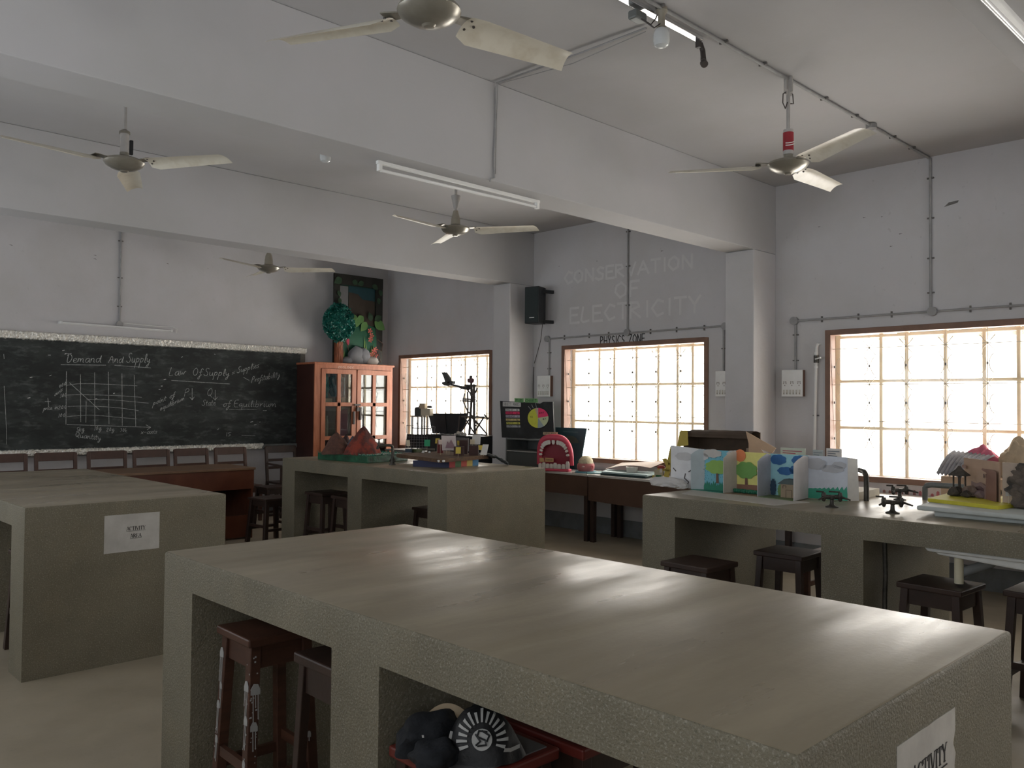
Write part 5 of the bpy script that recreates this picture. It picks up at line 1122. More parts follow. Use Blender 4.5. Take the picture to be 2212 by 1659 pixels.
inner = [PM(arch(i / 20, .88, .90)[0], max(.05, arch(i / 20, .88, .90)[1]), -.01) for i in range(21)]
G().prism(inner, nM * -.02).obj('mouth_lining', GUMD, mo)
g = G()
def fn(u, v): x, z = arch(u, .97, .98); return PM(x * (1 - .05 * v), z * (1 - .0 * v), -.02 + .05 * math.sin(math.pi * u) * (1 - v) - .07 * v)
g.grid(fn, 24, 4); g.obj('palate', GUM, mo, smooth=True)
for i in range(15):
    t = (i + 1.1) / 16.2; x, z = arch(t, .86, .90); c = PM(x, z, .035 + .03 * math.sin(math.pi * t)); big = .6 + .55 * math.sin(math.pi * t) ** 2
    d2 = (PM(arch(t + .01, .86, .9)[0], arch(t + .01, .86, .9)[1]) - PM(arch(t - .01, .86, .9)[0], arch(t - .01, .86, .9)[1])).normalized(); inw = (eM * -x * .75 + Z_ * (.17 - z)).normalized(); d2 = (d2 - inw * d2.dot(inw)).normalized()
    g = G(); hw = .0185 * (.75 + .35 * math.sin(math.pi * t) ** 2); L = .036 * big
    g.prism([c - d2 * hw * .85 - inw * L * .6, c + d2 * hw * .85 - inw * L * .6, c + d2 * hw + inw * L * .4, c + d2 * hw * .55 + inw * L, c - d2 * hw * .55 + inw * L, c - d2 * hw + inw * L * .4], nM * .02); g.obj('tooth', TOO, mo, bev=.005)
g = G(); g.prism([PM(-.19, 0, -.02), PM(.19, 0, -.02), PM(.195, 0, .09), PM(-.19, 0, .09)], Z_ * .03); g.obj('lower_gum', GUM, mo, bev=.01)
for i in range(8):
    x = -.168 + i * .048; c = PM(x, .03, .045 + .02 * math.sin(math.pi * i / 7)); h_ = .055 + .012 * (i % 3 == 1) + (.02 if i == 7 else 0)
    G().prism([c - eM * .021, c + eM * .021, c + eM * .022 + Z_ * h_ * .7, c + eM * .014 + Z_ * h_, c - eM * .014 + Z_ * h_, c - eM * .022 + Z_ * h_ * .7], nM * .022).obj('tooth', TOO, mo, bev=.005)
G().grid and None
g = G(); g.prism([PM(-.17, .10, .075), PM(-.105, .105, .08), PM(-.118, .15, .08), PM(-.17, .148, .075)], nM * .002); g.prism([PM(-.098, .105, .08), PM(.005, .108, .08), PM(.005, .15, .08), PM(-.098, .152, .08)], nM * .002); pl(g.obj('label_card', flat('label_tan', .58, .36, .16), mo), 'tan labels in the mouth')
g = G(); letter(g, 'TONGUE', PM(-.046, .120, .0825), eM, Z_, nM, .016, .09, .0022); letter(g, 'HUMAN MOUTH', PM(-.06, Hh + .038, .0225), eM, Z_, nM, .014, .15, .002); g.obj('lettering', INK, mo)
G().prism([PM(-.15, Hh + .027, .02), PM(.03, Hh + .03, .02), PM(.03, Hh + .058, .02), PM(-.15, Hh + .058, .02)], nM * .002).obj('title_card', flat('title_tan', .52, .42, .26), mo)
# brain and ear model
hd = thing('head_model', 'pink head band model with a cream domed brain on a blue disc', 'model', (7.22, 6.25, .74))
hc = Vector((7.25, 6.255, .741)); G().lathe([(0, 0), (.12, 0), (.12, .018), (0, .018)], hc, 32).obj('disc', flat('disc_blue', .13, .30, .36), hd, bev=.003)
G().lathe([(0, .018), (.085, .018), (.098, .05), (.098, .085), (.088, .105), (0, .105)], hc, 28).obj('face_band', flat('skin_pink', .50, .17, .17, .6), hd, smooth=True)
G().blob(hc + Z_ * .105, (.084, .084, .085), .10, 9, 4, 2, flat=0).obj('brain', flat('brain_cream', .60, .54, .36), hd, smooth=True)
g = G(); ec = hc + Vector((-.02, -.098, .065)); g.tube([ec + Vector((.0, -.006, 0)) + Vector((.012 * math.cos(a), -.004, .02 * math.sin(a))) for a in [math.radians(q_) for q_ in range(-120, 200, 30)]], .006, 6); g.obj('ear', flat('ear_pink', .55, .10, .12), hd, smooth=True)
ec = hc + Vector((-.088, -.035, .07)); G().blob(ec, (.012, .02, .012), .1, 2, 2, 1).obj('eye', flat('eye_pale', .55, .35, .33), hd, smooth=True)
# flat boards and tub on the middle table
tag(G().prism([(7.12, 6.12, .741), (7.30, 6.36, .741), (7.52, 6.10, .741), (7.30, 5.86, .741)], (0, 0, .010)).obj('teal_folder', flat('folder_teal', .10, .24, .25)), 'flat teal folder lying on the table beside the head model', 'folder')
bb = thing('foam_board_stack', 'pale blue foam boards with dark edges lying under the middle window', 'board', (7.32, 5.55, .74))
G().prism([(7.14, 5.95, .741), (7.42, 6.05, .741), (7.52, 5.48, .741), (7.16, 5.36, .741)], (0, 0, .022)).obj('dark_board', flat('board_dark_teal', .03, .06, .06), bb)
G().prism([(7.12, 5.92, .763), (7.42, 6.08, .763), (7.56, 5.45, .763), (7.14, 5.32, .763)], (0, 0, .018)).obj('pale_board', flat('board_pale_blue', .42, .55, .56), bb, bev=.003)
g = G(); g.grid(lambda u, v: (7.30 + .30 * u, 6.02 - .62 * v, .79 + .06 * u + .05 * v + .035 * math.sin(v * 3.1) * (1 - u)), 8, 12); bmesh.ops.solidify(g.b, geom=list(g.b.faces), thickness=.0015); tag(g.obj('curled_paper_sheet', flat('tan_sheet', .42, .33, .26), smooth=True), 'curled tan paper sheet propped on the pale blue boards', 'paper')
tub = thing('plastic_tub', 'small ribbed white plastic tub on the pale blue boards', 'tub', (7.28, 5.60, .78))
g = G(); n_ = 32
for k in range(n_):
    pass
g.lathe([(0, 0), (.055, 0), (.064, .055), (.066, .058), (.060, .058), (.052, .006), (0, .006)], (7.27, 5.62, .782), 16); g.obj('shell', flat('tub_white', .66, .64, .60, .3), tub)
# ------------------------------------------------------------------ yellow letter stand and cardboard box
ys = thing('yellow_card_stand', 'yellow card stand with a red mushroom beside the snow scene', 'stand', (7.1, 5.0, .74))
y_ = lambda u, v, x=7.10: at(u, v, 0, x)
zfix = lambda p: Vector((p.x, p.y, max(p.z, .742)))
YM = flat('craft_yellow', .56, .45, .10)
for q_ in [[(1408, 1033), (1440, 1044), (1442, 1036), (1410, 1026)], [(1432, 1043), (1441, 1044), (1456, 968), (1448, 964)], [(1430, 992), (1437, 990), (1448, 1002), (1440, 1008)], [(1420, 1014), (1446, 1020), (1447, 1015), (1421, 1009)]]:
    G().prism([zfix(y_(*p)) for p in q_], (.02, 0, 0)).obj('yellow_bar', YM, ys)
p = y_(1428, 1010, 7.08); G().blob(p, (.03, .045, .025), .1, 2, 3, 1, flat=-.008).obj('mushroom_cap', flat('mushroom_red', .30, .04, .03), ys, smooth=True); G().cyl(p - Z_ * .05, p, .014, n=10).obj('mushroom_stem', PAPER, ys)
p = y_(1422, 1025, 7.08); G().box(p.x, p.x + .01, p.y - .05, p.y + .05, p.z - .03, p.z + .045).obj('picture_card', flat('picture_cream', .55, .50, .36), ys); G().box(p.x - .002, p.x, p.y - .04, p.y + .03, p.z - .025, p.z - .005).obj('green_patch', flat('patch_green', .03, .16, .06), ys)
bx = thing('cardboard_box', 'open cardboard box with a dark inside and a folded flap behind the weather display', 'box', (7.1, 4.3, .74))
b_ = lambda u, v, x=7.02: at(u, v, 0, x)
y0b, y1b = b_(1612, 940).y, b_(1476, 940).y; zt = b_(1540, 933).z
g = G(); g.box(7.27, 7.28, y0b, y1b, .742, zt).box(7.02, 7.28, y1b - .008, y1b, .742, zt).box(7.02, 7.27, y0b, y0b + .008, .742, zt - .14).box(7.02, 7.27, y0b, y1b, .742, .75)
g.obj('walls', CARDI, bx)
g = G(); g.grid(lambda u, v: (7.27 - .22 * v, y0b + (y1b - y0b) * (u), zt - .004 + .05 * math.sin(v * 1.8) - .10 * v * v + .001 * math.sin(u * 30)), 20, 6); bmesh.ops.solidify(g.b, geom=list(g.b.faces), thickness=.004); g.obj('top_flap', CARDI, bx)
g = G(); a, b, c, d = b_(1611, 932), b_(1676, 968), b_(1668, 979), b_(1618, 962); g.prism([a, b, c, d], (.006, 0, 0)); pl(g.obj('side_flap', CARDL, bx), 'pale side flap')
G().prism([b_(1617, 955, 7.03), b_(1640, 966, 7.03), b_(1655, 985, 7.03), b_(1617, 985, 7.03)], (.004, 0, 0)).obj('side_panel', CARDL, bx)
G().prism([b_(1470, 930, 7.0), b_(1484, 930, 7.0), b_(1486, 962, 7.0), b_(1462, 965, 7.0)], (.01, 0, 0)).obj('yellow_tag', YM, bx)
G().prism([b_(1468, 938, 7.02), b_(1476, 937, 7.02), b_(1474, 955, 7.02), b_(1468, 955, 7.02)], (.01, 0, 0)).obj('blue_tag', flat('tag_blue', .22, .45, .55), bx)

# ------------------------------------------------------------------ weather display
wd_ = thing('weather_display', 'white card weather display with five painted scenes on the right bench', 'display', (4.95, 2.9, HB))
xb = lambda y: 5.068 - (y - 2.272) * .10
def y_at(u, lo=2.0, hi=4.2):
    for _ in range(40):
        m_ = (lo + hi) / 2
        if proj((xb(m_), m_, 1.0))[0] > u: lo = m_
        else: hi = m_
    return lo
us = [1449, 1521, 1591, 1664, 1745, 1831]; ysb = [y_at(u) for u in us]
z0 = HB + .004
ztp = lambda y: at(proj((xb(y), y, 1))[0], [962, 971, 975, 980, 984, 988][min(range(6), key=lambda k: abs(ysb[k] - y))], 1, y).z
secc = [flat('scene_snow_white', .82, .83, .85), flat('scene_rain_blue', .20, .54, .66), flat('scene_sun_yellow', .85, .80, .26), flat('scene_storm_blue', .36, .68, .76), flat('scene_fog_white', .72, .77, .86)]
names = ['snowy white panel', 'rainy blue panel', 'sunny yellow panel', 'stormy blue panel', 'foggy pale panel']
def PB(i, s, t, off=0):
    """point on panel i: s 0..1 from its left edge, t metres up"""
    y = ysb[i] + (ysb[i + 1] - ysb[i]) * s; return Vector((xb(y) - off, y, z0 + t))
Ls = [abs(ysb[i] - ysb[i + 1]) for i in range(5)]
for i in range(5):
    a, b = ysb[i], ysb[i + 1]; za, zb_ = ztp(a), ztp(b)
    pl(G().prism([(xb(a), a, z0), (xb(b), b, z0), (xb(b), b, zb_), (xb(a), a, za)], (.008, 0, 0)).obj('scene_panel', secc[i], wd_), names[i])
H_ = ztp(2.9) - z0
def cut(i, pts, m, name, off=.001, lab=None, th=.0015):
    o = G().prism([PB(i, s, t, off) for s, t in pts], (-th, 0, 0)).obj(name, m, wd_)
    if lab: pl(o, lab)
fr = [(4.924, 3.303), (4.868, 3.015), (4.855, 2.76), (4.806, 2.491)]; tops = [982, 990, 997, 1002]; ufr = [1492, 1562, 1636, 1713.6]
dcol = [flat('divider_blue_grey', .50, .58, .61), flat('divider_beige', .60, .56, .50), flat('divider_lilac_grey', .52, .53, .58), flat('divider_grey', .60, .58, .58)]
for k, (x, y) in enumerate(fr):
    yb = ysb[k + 1]; zt_f = at(ufr[k], tops[k], 1, y).z; zt_b = ztp(yb) - .006
    g = G(); n = Vector((0, -.004, 0)); B0 = Vector((xb(yb), yb, z0)); F0 = Vector((x, y, z0)); B1 = Vector((xb(yb), yb, zt_b)); F1 = Vector((x, y, zt_f)); M1 = F1.lerp(B1, .25) + Z_ * .012; M2 = F1.lerp(B1, .7) + Z_ * .02
    g.prism([F0, B0, B1, M2, M1, F1], n); g.obj('divider', dcol[k], wd_)
flo = [flat('floor_teal_green', .03, .20, .15), flat('floor_brown', .22, .15, .10), flat('floor_olive', .16, .22, .10)]
for k in range(3):
    a, b = fr[k], fr[k + 1]; ya, yb = ysb[k + 1], ysb[k + 2]
    G().prism([(a[0], a[1], z0 - .002), (b[0], b[1], z0 - .002), (xb(yb), yb, z0 - .002), (xb(ya), ya, z0 - .002)], (0, 0, .004)).obj('scene_floor', flo[k], wd_)
G().prism([(4.64, 3.184, HB), (4.52, 2.46, HB), (4.83, 2.40, HB), (4.95, 3.30, HB)], (0, 0, .003)).obj('base_sheet', flat('sheet_grey_white', .52, .50, .46), wd_, bev=.001)
CW = flat('cloud_pale_grey', .62, .62, .63); CB = flat('cloud_blue', .04, .16, .40); CG = flat('cloud_fog_grey', .56, .58, .62)
def cloud(i, s, t, rs, rt, m, k=7): cut(i, bumpy(s, t, rs, rt, k, .14), m, 'cloud', .0025)
cloud(0, .42, H_ - .055, .25, .026, CW); cloud(0, .98, H_ - .05, .14, .022, CW)
cloud(1, .25, H_ - .025, .28, .026, flat('cloud_cream', .60, .58, .55)); cloud(1, .95, H_ - .02, .22, .02, flat('cloud_cream', .60, .58, .55))
cloud(3, .22, H_ - .045, .20, .03, CB); cloud(3, .78, H_ - .045, .18, .03, CB); cloud(3, .42, H_ - .115, .20, .024, CB); cloud(3, .70, H_ - .105, .16, .026, CB)
cloud(4, .22, H_ - .06, .24, .034, CG); cloud(4, .62, H_ - .085, .28, .022, CG); cloud(4, .80, H_ - .06, .16, .02, CG)
cut(2, bumpy(.12, H_ - .03, .16, .04, 10, .03), flat('sun_orange', .82, .26, .10), 'sun', .004, 'orange sun')
def tree(i, s, t0, h, rs, rt, mg):
    cut(i, [(s - .035, t0), (s + .05, t0), (s + .03, t0 + h), (s - .03, t0 + h)], flat('trunk_brown', .18, .09, .06), 'tree_trunk', .004); cut(i, bumpy(s, t0 + h + rt * .7, rs, rt, 8, .16), mg, 'tree_crown', .006)
tree(1, .42, .05, .08, .33, .042, flat('crown_lime', .30, .52, .12)); tree(2, .30, .055, .06, .30, .050, flat('crown_green', .18, .40, .10))
cut(1, [(0, 0), (1, 0)] + [(1 - j / 30, .035 + (.022 if j % 2 else 0) + .008 * math.sin(j)) for j in range(31)], flat('grass_teal', .03, .24, .15), 'grass', .0015)
cut(2, [(0, .012), (1, .012), (1, .055), (0, .055)], flat('soil_brown', .28, .14, .09), 'ground_strip', .0015)
cut(4, [(0, .0), (1, .0), (1, .04)] + [p for j in range(9) for p in ((1 - j * .11 - .02, .075 - .003 * j + .012), (1 - j * .11 - .09, .062))] + [(0, .05)], flat('wave_green', .06, .40, .27), 'wave_grass', .002, 'green wavy grass')
for k in range(12):
    a = fr[1]; b = fr[2]; t = k / 11; x = 4.93 - .01 * t; y = ysb[2] + (ysb[3] - ysb[2]) * (t * .9 + .05)
    G().blob((x + .03, y, z0 + .016), (.014, .016, .014), .4, 4, 2, k).obj('bush', flat('bush_green', .02, .16, .09), wd_)
g = G(); yh = ysb[3] + (ysb[4] - ysb[3]) * .72; g.box(4.93, 4.99, yh - .065, yh + .055, z0, z0 + .085); g.obj('house', flat('house_tan', .34, .26, .17), wd_)
G().prism([(4.925, yh + .075, z0 + .085), (4.925, yh - .075, z0 + .085), (4.925, yh - .03, z0 + .115), (4.925, yh + .03, z0 + .118)], (.07, 0, 0)).obj('house_roof', flat('roof_slate', .09, .12, .12), wd_)
g = G(); g.ribbon([(4.9295, yh + .02, z0), (4.9295, yh + .02, z0 + .05), (4.9295, yh - .02, z0 + .05), (4.9295, yh - .02, z0)], .003, (-1, 0, 0)); g.ribbon([(4.9295, yh + .04, z0 + .06), (4.9295, yh + .04, z0 + .075), (4.9295, yh + .02, z0 + .075), (4.9295, yh + .02, z0 + .06)], .003, (-1, 0, 0)); g.obj('house_outline', flat('outline_brown', .12, .08, .05), wd_)
for k, (s, c, h) in enumerate([(.10, flat('shrub_navy', .03, .07, .12), .10), (.30, flat('shrub_lime', .22, .38, .14), .07), (.48, flat('shrub_green', .06, .22, .12), .08)]): cut(3, bumpy(s, h / 2, .07, h / 2, 12, .2), c, 'shrub', .01)
g = G(); g.blob((4.89, 3.47, z0 + .03), (.06, .15, .045), .3, 6, 3, 3, flat=-.02); g.blob((4.90, 3.37, z0 + .018), (.04, .06, .024), .3, 6, 3, 8, flat=-.02); g.obj('cotton_snow', flat('cotton', .66, .65, .64, .95), wd_, smooth=True)
g = G(); q_ = [(.18, .14), (.26, .115)]
for l in ([(.08, .135), (.16, .115)], [(.55, .115), (.70, .14), (.82, .135)], [(.45, .10), (.42, .07), (.55, .045), (.5, .02)], [(.9, .05), (.9, .12), (1.0, .14)]): g.ribbon([PB(0, s, t, .002) for s, t in l], .007, (-1, 0, 0), .001)
g.obj('branch', flat('branch_dark', .10, .09, .09), wd_)
yr = ysb[5]; G().prism([(xb(yr), yr, z0), (xb(yr) + .06, yr - .045, z0), (xb(yr) + .05, yr - .04, ztp(yr) - .01), (xb(yr), yr, ztp(yr))], (.004, .004, 0)).obj('end_panel', flat('end_white', .8, .79, .75), wd_)
g = G(); rg = random.Random(2)
for _ in range(90):
    s, t = rg.random(), rg.uniform(.07, H_ - .03); g.ribbon([PB(1, s, t, .0015), PB(1, s + .01, t - .006, .0015)], .0022, (-1, 0, 0), .0006)
g.obj('rain_marks', flat('rain_blue', .06, .22, .34), wd_)
# cards behind the display
def scard(u0, u1, v0, v1, label, m, tx=None, x=5.42):
    a = at(u0, v0, 0, x); b = at(u1, v1, 0, x); t = thing('printed_card', label, 'card', (x, (a.y + b.y) / 2, HB), 'printed cards behind the weather display')
    G().prism([(x, a.y, HB + .001), (x, b.y, HB + .001), (x, b.y, at(u1, v0 + 2, 0, x).z), (x, a.y, a.z)], (.003, 0, 0)).obj('card', m, t)
    g = G(); zz = a.z - .02
    for k, w_ in enumerate((.85, .6, .7)): g.ribbon([(x - .0006, a.y + (b.y - a.y) * .1, zz - .014 * k), (x - .0006, a.y + (b.y - a.y) * w_, zz - .016 * k)], .006, (-1, 0, 0), .0006)
    g.obj('print', flat('print_' + ('red' if tx else 'grey'), *( (.35, .08, .12) if tx else (.2, .22, .25))), t)
scard(1686, 1740, 967, 990, 'white card with red printed lines behind the yellow scene', flat('card_greenish', .5, .52, .46), 1)
scard(1756, 1778, 971, 990, 'small grey printed card, middle one behind the weather display', flat('card_grey', .38, .40, .41))
scard(1785, 1818, 968, 990, 'white printed card, rightmost one behind the weather display', flat('card_white', .68, .64, .62), x=5.5)
tag(G().prism([(5.12, 2.27, HB), (5.60, 2.30, HB), (5.60, 2.95, HB), (5.15, 2.95, HB)], (0, 0, .045)).obj('foam_slab', flat('foam_cream', .70, .64, .52)), 'thick cream foam slab lying behind the weather display', 'slab')
pp = tag(G().tube([(5.20, 2.215, HB), (5.20, 2.215, 1.05), (5.215, 2.225, 1.085), (5.25, 2.25, 1.10), (5.36, 2.33, 1.10)], .016, 10).obj('standing_pipe', IRON, smooth=True), 'dark bent pipe rising at the right end of the weather display', 'pipe')
# gas taps
def gtap(x, y, rz, label):
    t = thing('gas_tap', label, 'gas tap', (0, 0, 0), 'iron gas taps')
    G().lathe([(0, 0), (.036, 0), (.036, .006), (.018, .012), (.012, .02), (.010, .045), (.016, .05), (.016, .07), (0, .072)], (0, 0, 0), 18).obj('base', IRON, t, smooth=True)
    g = G(); g.cyl((-.045, 0, .06), (.045, 0, .06), .012, n=12)
    for s in (-1, 1): g.lathe([(0, .032), (.008, .036), (.013, .05), (.013, .075), (.009, .086), (0, .086)], (s * .045, 0, 0), 12)
    g.obj('valve_body', IRON, t, smooth=True)
    for s in (-1, 1): G().tube([(s * .045, 0, .062), (s * .06, -.03, .058), (s * .085, -.06, .05)], [.008, .006, .005], 8).obj('nozzle', IRON, t, smooth=True); G().cyl((s * .045, 0, .088), (s * .045 - s * .01 - .05, .01, .09), .0045, n=8).obj('lever', IRON, t, smooth=True)
    t.location = (x, y, HB); t.rotation_euler = (0, 0, rz); return t
gt1 = gtap(4.70, 1.86, -.9, 'iron gas tap standing free on the bright bench top, nearest one')
dup(gt1, (5.42, 2.10, HB), -.6, 'iron gas tap farther back near the window side of the bench')
dup(gt1, (4.70, 2.20, HB), -.9, 'iron gas tap just in front of the foggy scene of the weather display')
# sink
sk = thing('hanging_sink', 'white sink hanging under the right bench top with drain pipes', 'sink', (4.75, 1.2, .6))
g = G(); g.prism([(4.50, 1.60, .80), (4.50, 1.56, .765), (4.54, 1.0, .72), (4.54, .97, .80)], (.45, 0, 0)); g.prism([(4.47, 1.62, .805), (4.47, .96, .805), (4.47, .96, .78), (4.47, 1.60, .78)], (.5, 0, 0)); g.obj('basin', flat('sink_white', .75, .76, .74, .4), sk, bev=.01)
G().tube([(4.62, 1.50, .77), (4.62, 1.50, .615)], .022, 12).obj('drain_pipe', flat('pipe_cream', .75, .70, .52), sk, smooth=True)
G().tube([(4.85, 1.35, .77), (4.84, 1.42, .70), (4.82, 1.54, .64), (4.81, 1.57, .615)], .025, 12).obj('waste_pipe', flat('pipe_grey', .3, .31, .30), sk, smooth=True)
tag(G().tube([(4.52, 1.83, .0), (4.52, 1.83, .5), (4.53, 1.83, .62), (4.52, 1.83, .80)], .013, 8).obj('supply_pipe', IRON, smooth=True), 'thin dark supply pipe rising under the gas tap', 'pipe')
# styrofoam trays and hut model
ft = thing('foam_tray_stack', 'stacked white foam trays under the yellow sheet at the right edge', 'tray', (5.1, 1.3, HB))
FW_ = flat('foam_white', .56, .60, .58, .6)
G().prism([(4.74, 1.66, HB), (4.80, .85, HB), (5.50, .90, HB), (5.42, 1.72, HB)], (0, 0, .030)).obj('lower_tray', FW_, ft, bev=.006)
G().prism([(4.70, 1.735, HB + .030), (4.66, .82, HB + .030), (5.52, .88, HB + .030), (5.50, 1.82, HB + .030)], (0, 0, .024)).obj('upper_tray', FW_, ft, bev=.008)
zs = HB + .054
hm = thing('hut_scene_model', 'straw hut scene on a yellow board with a sandy picture backdrop', 'model', (5.2, 1.5, zs))
G().prism([(4.93, 1.76, zs), (4.83, 1.38, zs), (5.34, 1.30, zs), (5.46, 1.80, zs)], (0, 0, .020)).obj('yellow_board', flat('board_yellow', .62, .56, .05), hm, bev=.002)
z1 = zs + .020; Pa, Pb = Vector((5.42, 1.73, z1)), Vector((5.03, 1.43, z1)); zA = at(2068, 990, 1, 1.73).z; zB = at(2160, 998, 1, 1.43).z
nb = (Pb - Pa).cross(Z_).normalized(); nb = -nb if nb.dot(Vector((-1, -.3, 0))) < 0 else nb
G().prism([Pa, Pb, Vector((Pb.x, Pb.y, zB)), Vector((Pa.x, Pa.y, zA))], nb * -.006).obj('backdrop', mat('sandy_picture', (.52, .36, .26), .7, .10, 5), hm)
def bd(s, t, off=.001): p = Pa.lerp(Pb, s); return Vector((p.x, p.y, z1 + t)) + nb * off
Hb_ = zA - z1
for nm, pts, m in [('painted_tower', [(.72, .0), (1., .0), (1., .75), (.96, .8), (.62, .8), (.60, .76), (.74, .70), (.72, .45)], flat('tower_brown', .26, .14, .11)), ('painted_wall', [(.30, .0), (.72, .0), (.72, .35), (.55, .42), (.45, .36), (.30, .40)], flat('wall_mauve', .30, .20, .19)), ('painted_cloud', [(.03, .72), (.12, .70), (.15, .78), (.08, .82), (.02, .78)], flat('mark_mauve', .33, .20, .17)), ('painted_figures', [(.34, .0), (.66, .0), (.66, .26), (.55, .32), (.42, .24), (.36, .30)], flat('figures_dark', .14, .08, .08))]:
    G().prism([bd(s, t * Hb_, .001 + .001 * len(nm) % 3) for s, t in pts], nb * .001).obj(nm, m, hm)
for s, t in ((.60, .55), (.66, .56), (.74, .55)): G().prism([bd(s, t * Hb_, .004), bd(s + .02, t * Hb_, .004), bd(s + .02, (t + .1) * Hb_, .004), bd(s, (t + .1) * Hb_, .004)], nb * .001).obj('painted_window', flat('figures_dark', .14, .08, .08), hm)
hx, hy = 5.22, 1.69
HD = mat('hut_dark', (.07, .06, .05), .9, .5, 25, bump=.5)
for k in range(4): a = k * math.pi / 2 + .4; G().cyl((hx + .03 * math.cos(a), hy + .03 * math.sin(a), z1), (hx + .03 * math.cos(a), hy + .03 * math.sin(a), z1 + .12), .005, n=6).obj('hut_post', HD, hm)
G().lathe([(0, .0), (.058, 0), (.058, .004), (.02, .035), (.006, .055), (0, .055)], (hx, hy, z1 + .115), 6).obj('hut_roof', HD, hm)
for k, (dx, dy, r) in enumerate([(-.05, .02, .03), (-.02, -.05, .035), (.02, -.10, .03), (-.08, -.05, .022), (.0, .03, .03), (-.06, -.12, .025), (.05, -.16, .03), (-.03, -.17, .02)]):
    G().blob((hx + dx, hy + dy - .01, z1 + r * .8), (r, r * 1.2, r), .5, 3, 2, k, flat=-r * .75).obj('rubble', [HD, flat('rubble_brown', .22, .16, .13), flat('rubble_mauve', .20, .14, .14)][k % 3], hm)
g = G(); g.cyl((4.99, 1.375, z1 - .0), (4.99, 1.375, z1 + .07), .0018, n=6); g.obj('stick', FC, hm); pc_ = Vector((4.99, 1.375, z1 + .04)); G().prism([pc_ - EC * .016, pc_ + EC * .016, pc_ + EC * .016 + Z_ * .04, pc_ - EC * .016 + Z_ * .04], NC * .001).obj('paper_flag', PAPER, hm)
rp = thing('rock_cave_model', 'dark rock cave model with a cream side board at the right picture edge', 'model', (5.1, 1.15, zs))
G().prism([(5.03, 1.415, zs), (5.10, .80, zs), (5.10, .80, 1.20), (5.03, 1.415, zB)], (.008, 0, 0)).obj('side_board', flat('board_cream', .56, .45, .36), rp)
G().blob((4.99, 1.17, 1.09), (.06, .20, .15), .35, 5, 5, 3, flat=-.109).obj('rock_face', mat('cave_rock', (.06, .055, .05), .9, col2=(.20, .16, .13), scale=14, bump=.9, bscale=30), rp)
# pipe arch, roof mat, cloths on the rightmost table
tag(G().tube([(5.56, 2.00, HB), (5.56, 2.00, 1.00), (5.56, 1.99, 1.015), (5.56, 1.96, 1.022), (5.56, 1.74, 1.022)], .017, 10).obj('gas_pipe', STEEL, smooth=True), 'grey pipe arch on the bench before the rightmost window', 'pipe')
t7 = lambda u, v, x=7.2: at(u, v, 0, x)
cbx = box('tan_carton', CARDL, None, 7.16, 7.56, t7(2212, 1000).y - .2, t7(2036, 1000).y, .742, .96, bev=.004); tag(cbx, 'tan carton under the grey corrugated mat at the rightmost window', 'carton')
g = G(); A_, B2, C2, D2 = t7(2021, 1024, 7.12), t7(2060, 974, 7.45), t7(2150, 985, 7.45), t7(2100, 1050, 7.12)
for v_ in (A_, B2, C2, D2): v_.z = max(v_.z, .962)
g.grid(lambda u, v: A_.lerp(D2, u).lerp(B2.lerp(C2, u), v) + Z_ * (.008 * math.sin(u * 60) + .035 * math.sin(v * 3.1)), 60, 8); bmesh.ops.solidify(g.b, geom=list(g.b.faces), thickness=.006)
tag(g.obj('corrugated_mat', mat('mat_grey', (.28, .28, .30), .8, .3, 9), smooth=True), 'grey corrugated paper mat bent like a roof before the rightmost window', 'mat')
def heap(name, u0, u1, v0, v1, x, m, label, cat, seed):
    a, b = at(u0, v1, 0, x), at(u1, v0, 0, x); c = (a + b) / 2; zb = .962; hz = max(.03, (b.z - zb))
    g = G(); g.blob((x, c.y, zb + .001), (.10, abs(a.y - b.y) / 2, hz), .25, 2.2, 4, seed, flat=0); tag(g.obj(name, m, smooth=True), label, cat)
heap('pink_cloth', 2082, 2166, 966, 1010, 7.50, mat('cloth_pink', (.62, .16, .24), .85, .2, 12, bump=.3), 'folded bright pink cloth between the grey mat and the beige sack', 'cloth', 2)
heap('beige_sack', 2150, 2240, 955, 1010, 7.48, mat('sack_beige', (.50, .40, .28), .9, .1, 7, bump=.2), 'beige sack heaped before the rightmost window at the picture edge', 'sack', 5)
# hand print banner
hb_ = thing('handprint_banner', 'white paper banner with red and pink finger shapes below the rightmost window', 'banner', (W, 3.0, .76))
box('paper', flat('banner_white', .66, .62, .62), hb_, W - .003, W - .0005, 2.2, 3.40, .70, .822)
rg = random.Random(4); y = 3.12
while y > 2.28:
    h = rg.uniform(.045, .075); G().prism([(W - .0035, y + .012, .705), (W - .0035, y - .012, .705), (W - .0035, y - .012, .705 + h), (W - .0035, y, .715 + h), (W - .0035, y + .012, .705 + h)], (-.001, 0, 0)).obj('finger_shape', flat(('finger_red', 'finger_pink', 'finger_brown')[rg.randrange(3)], *((.34, .06, .09), (.52, .18, .2), (.34, .16, .14))[rg.randrange(3)]), hb_); y -= rg.uniform(.045, .06)
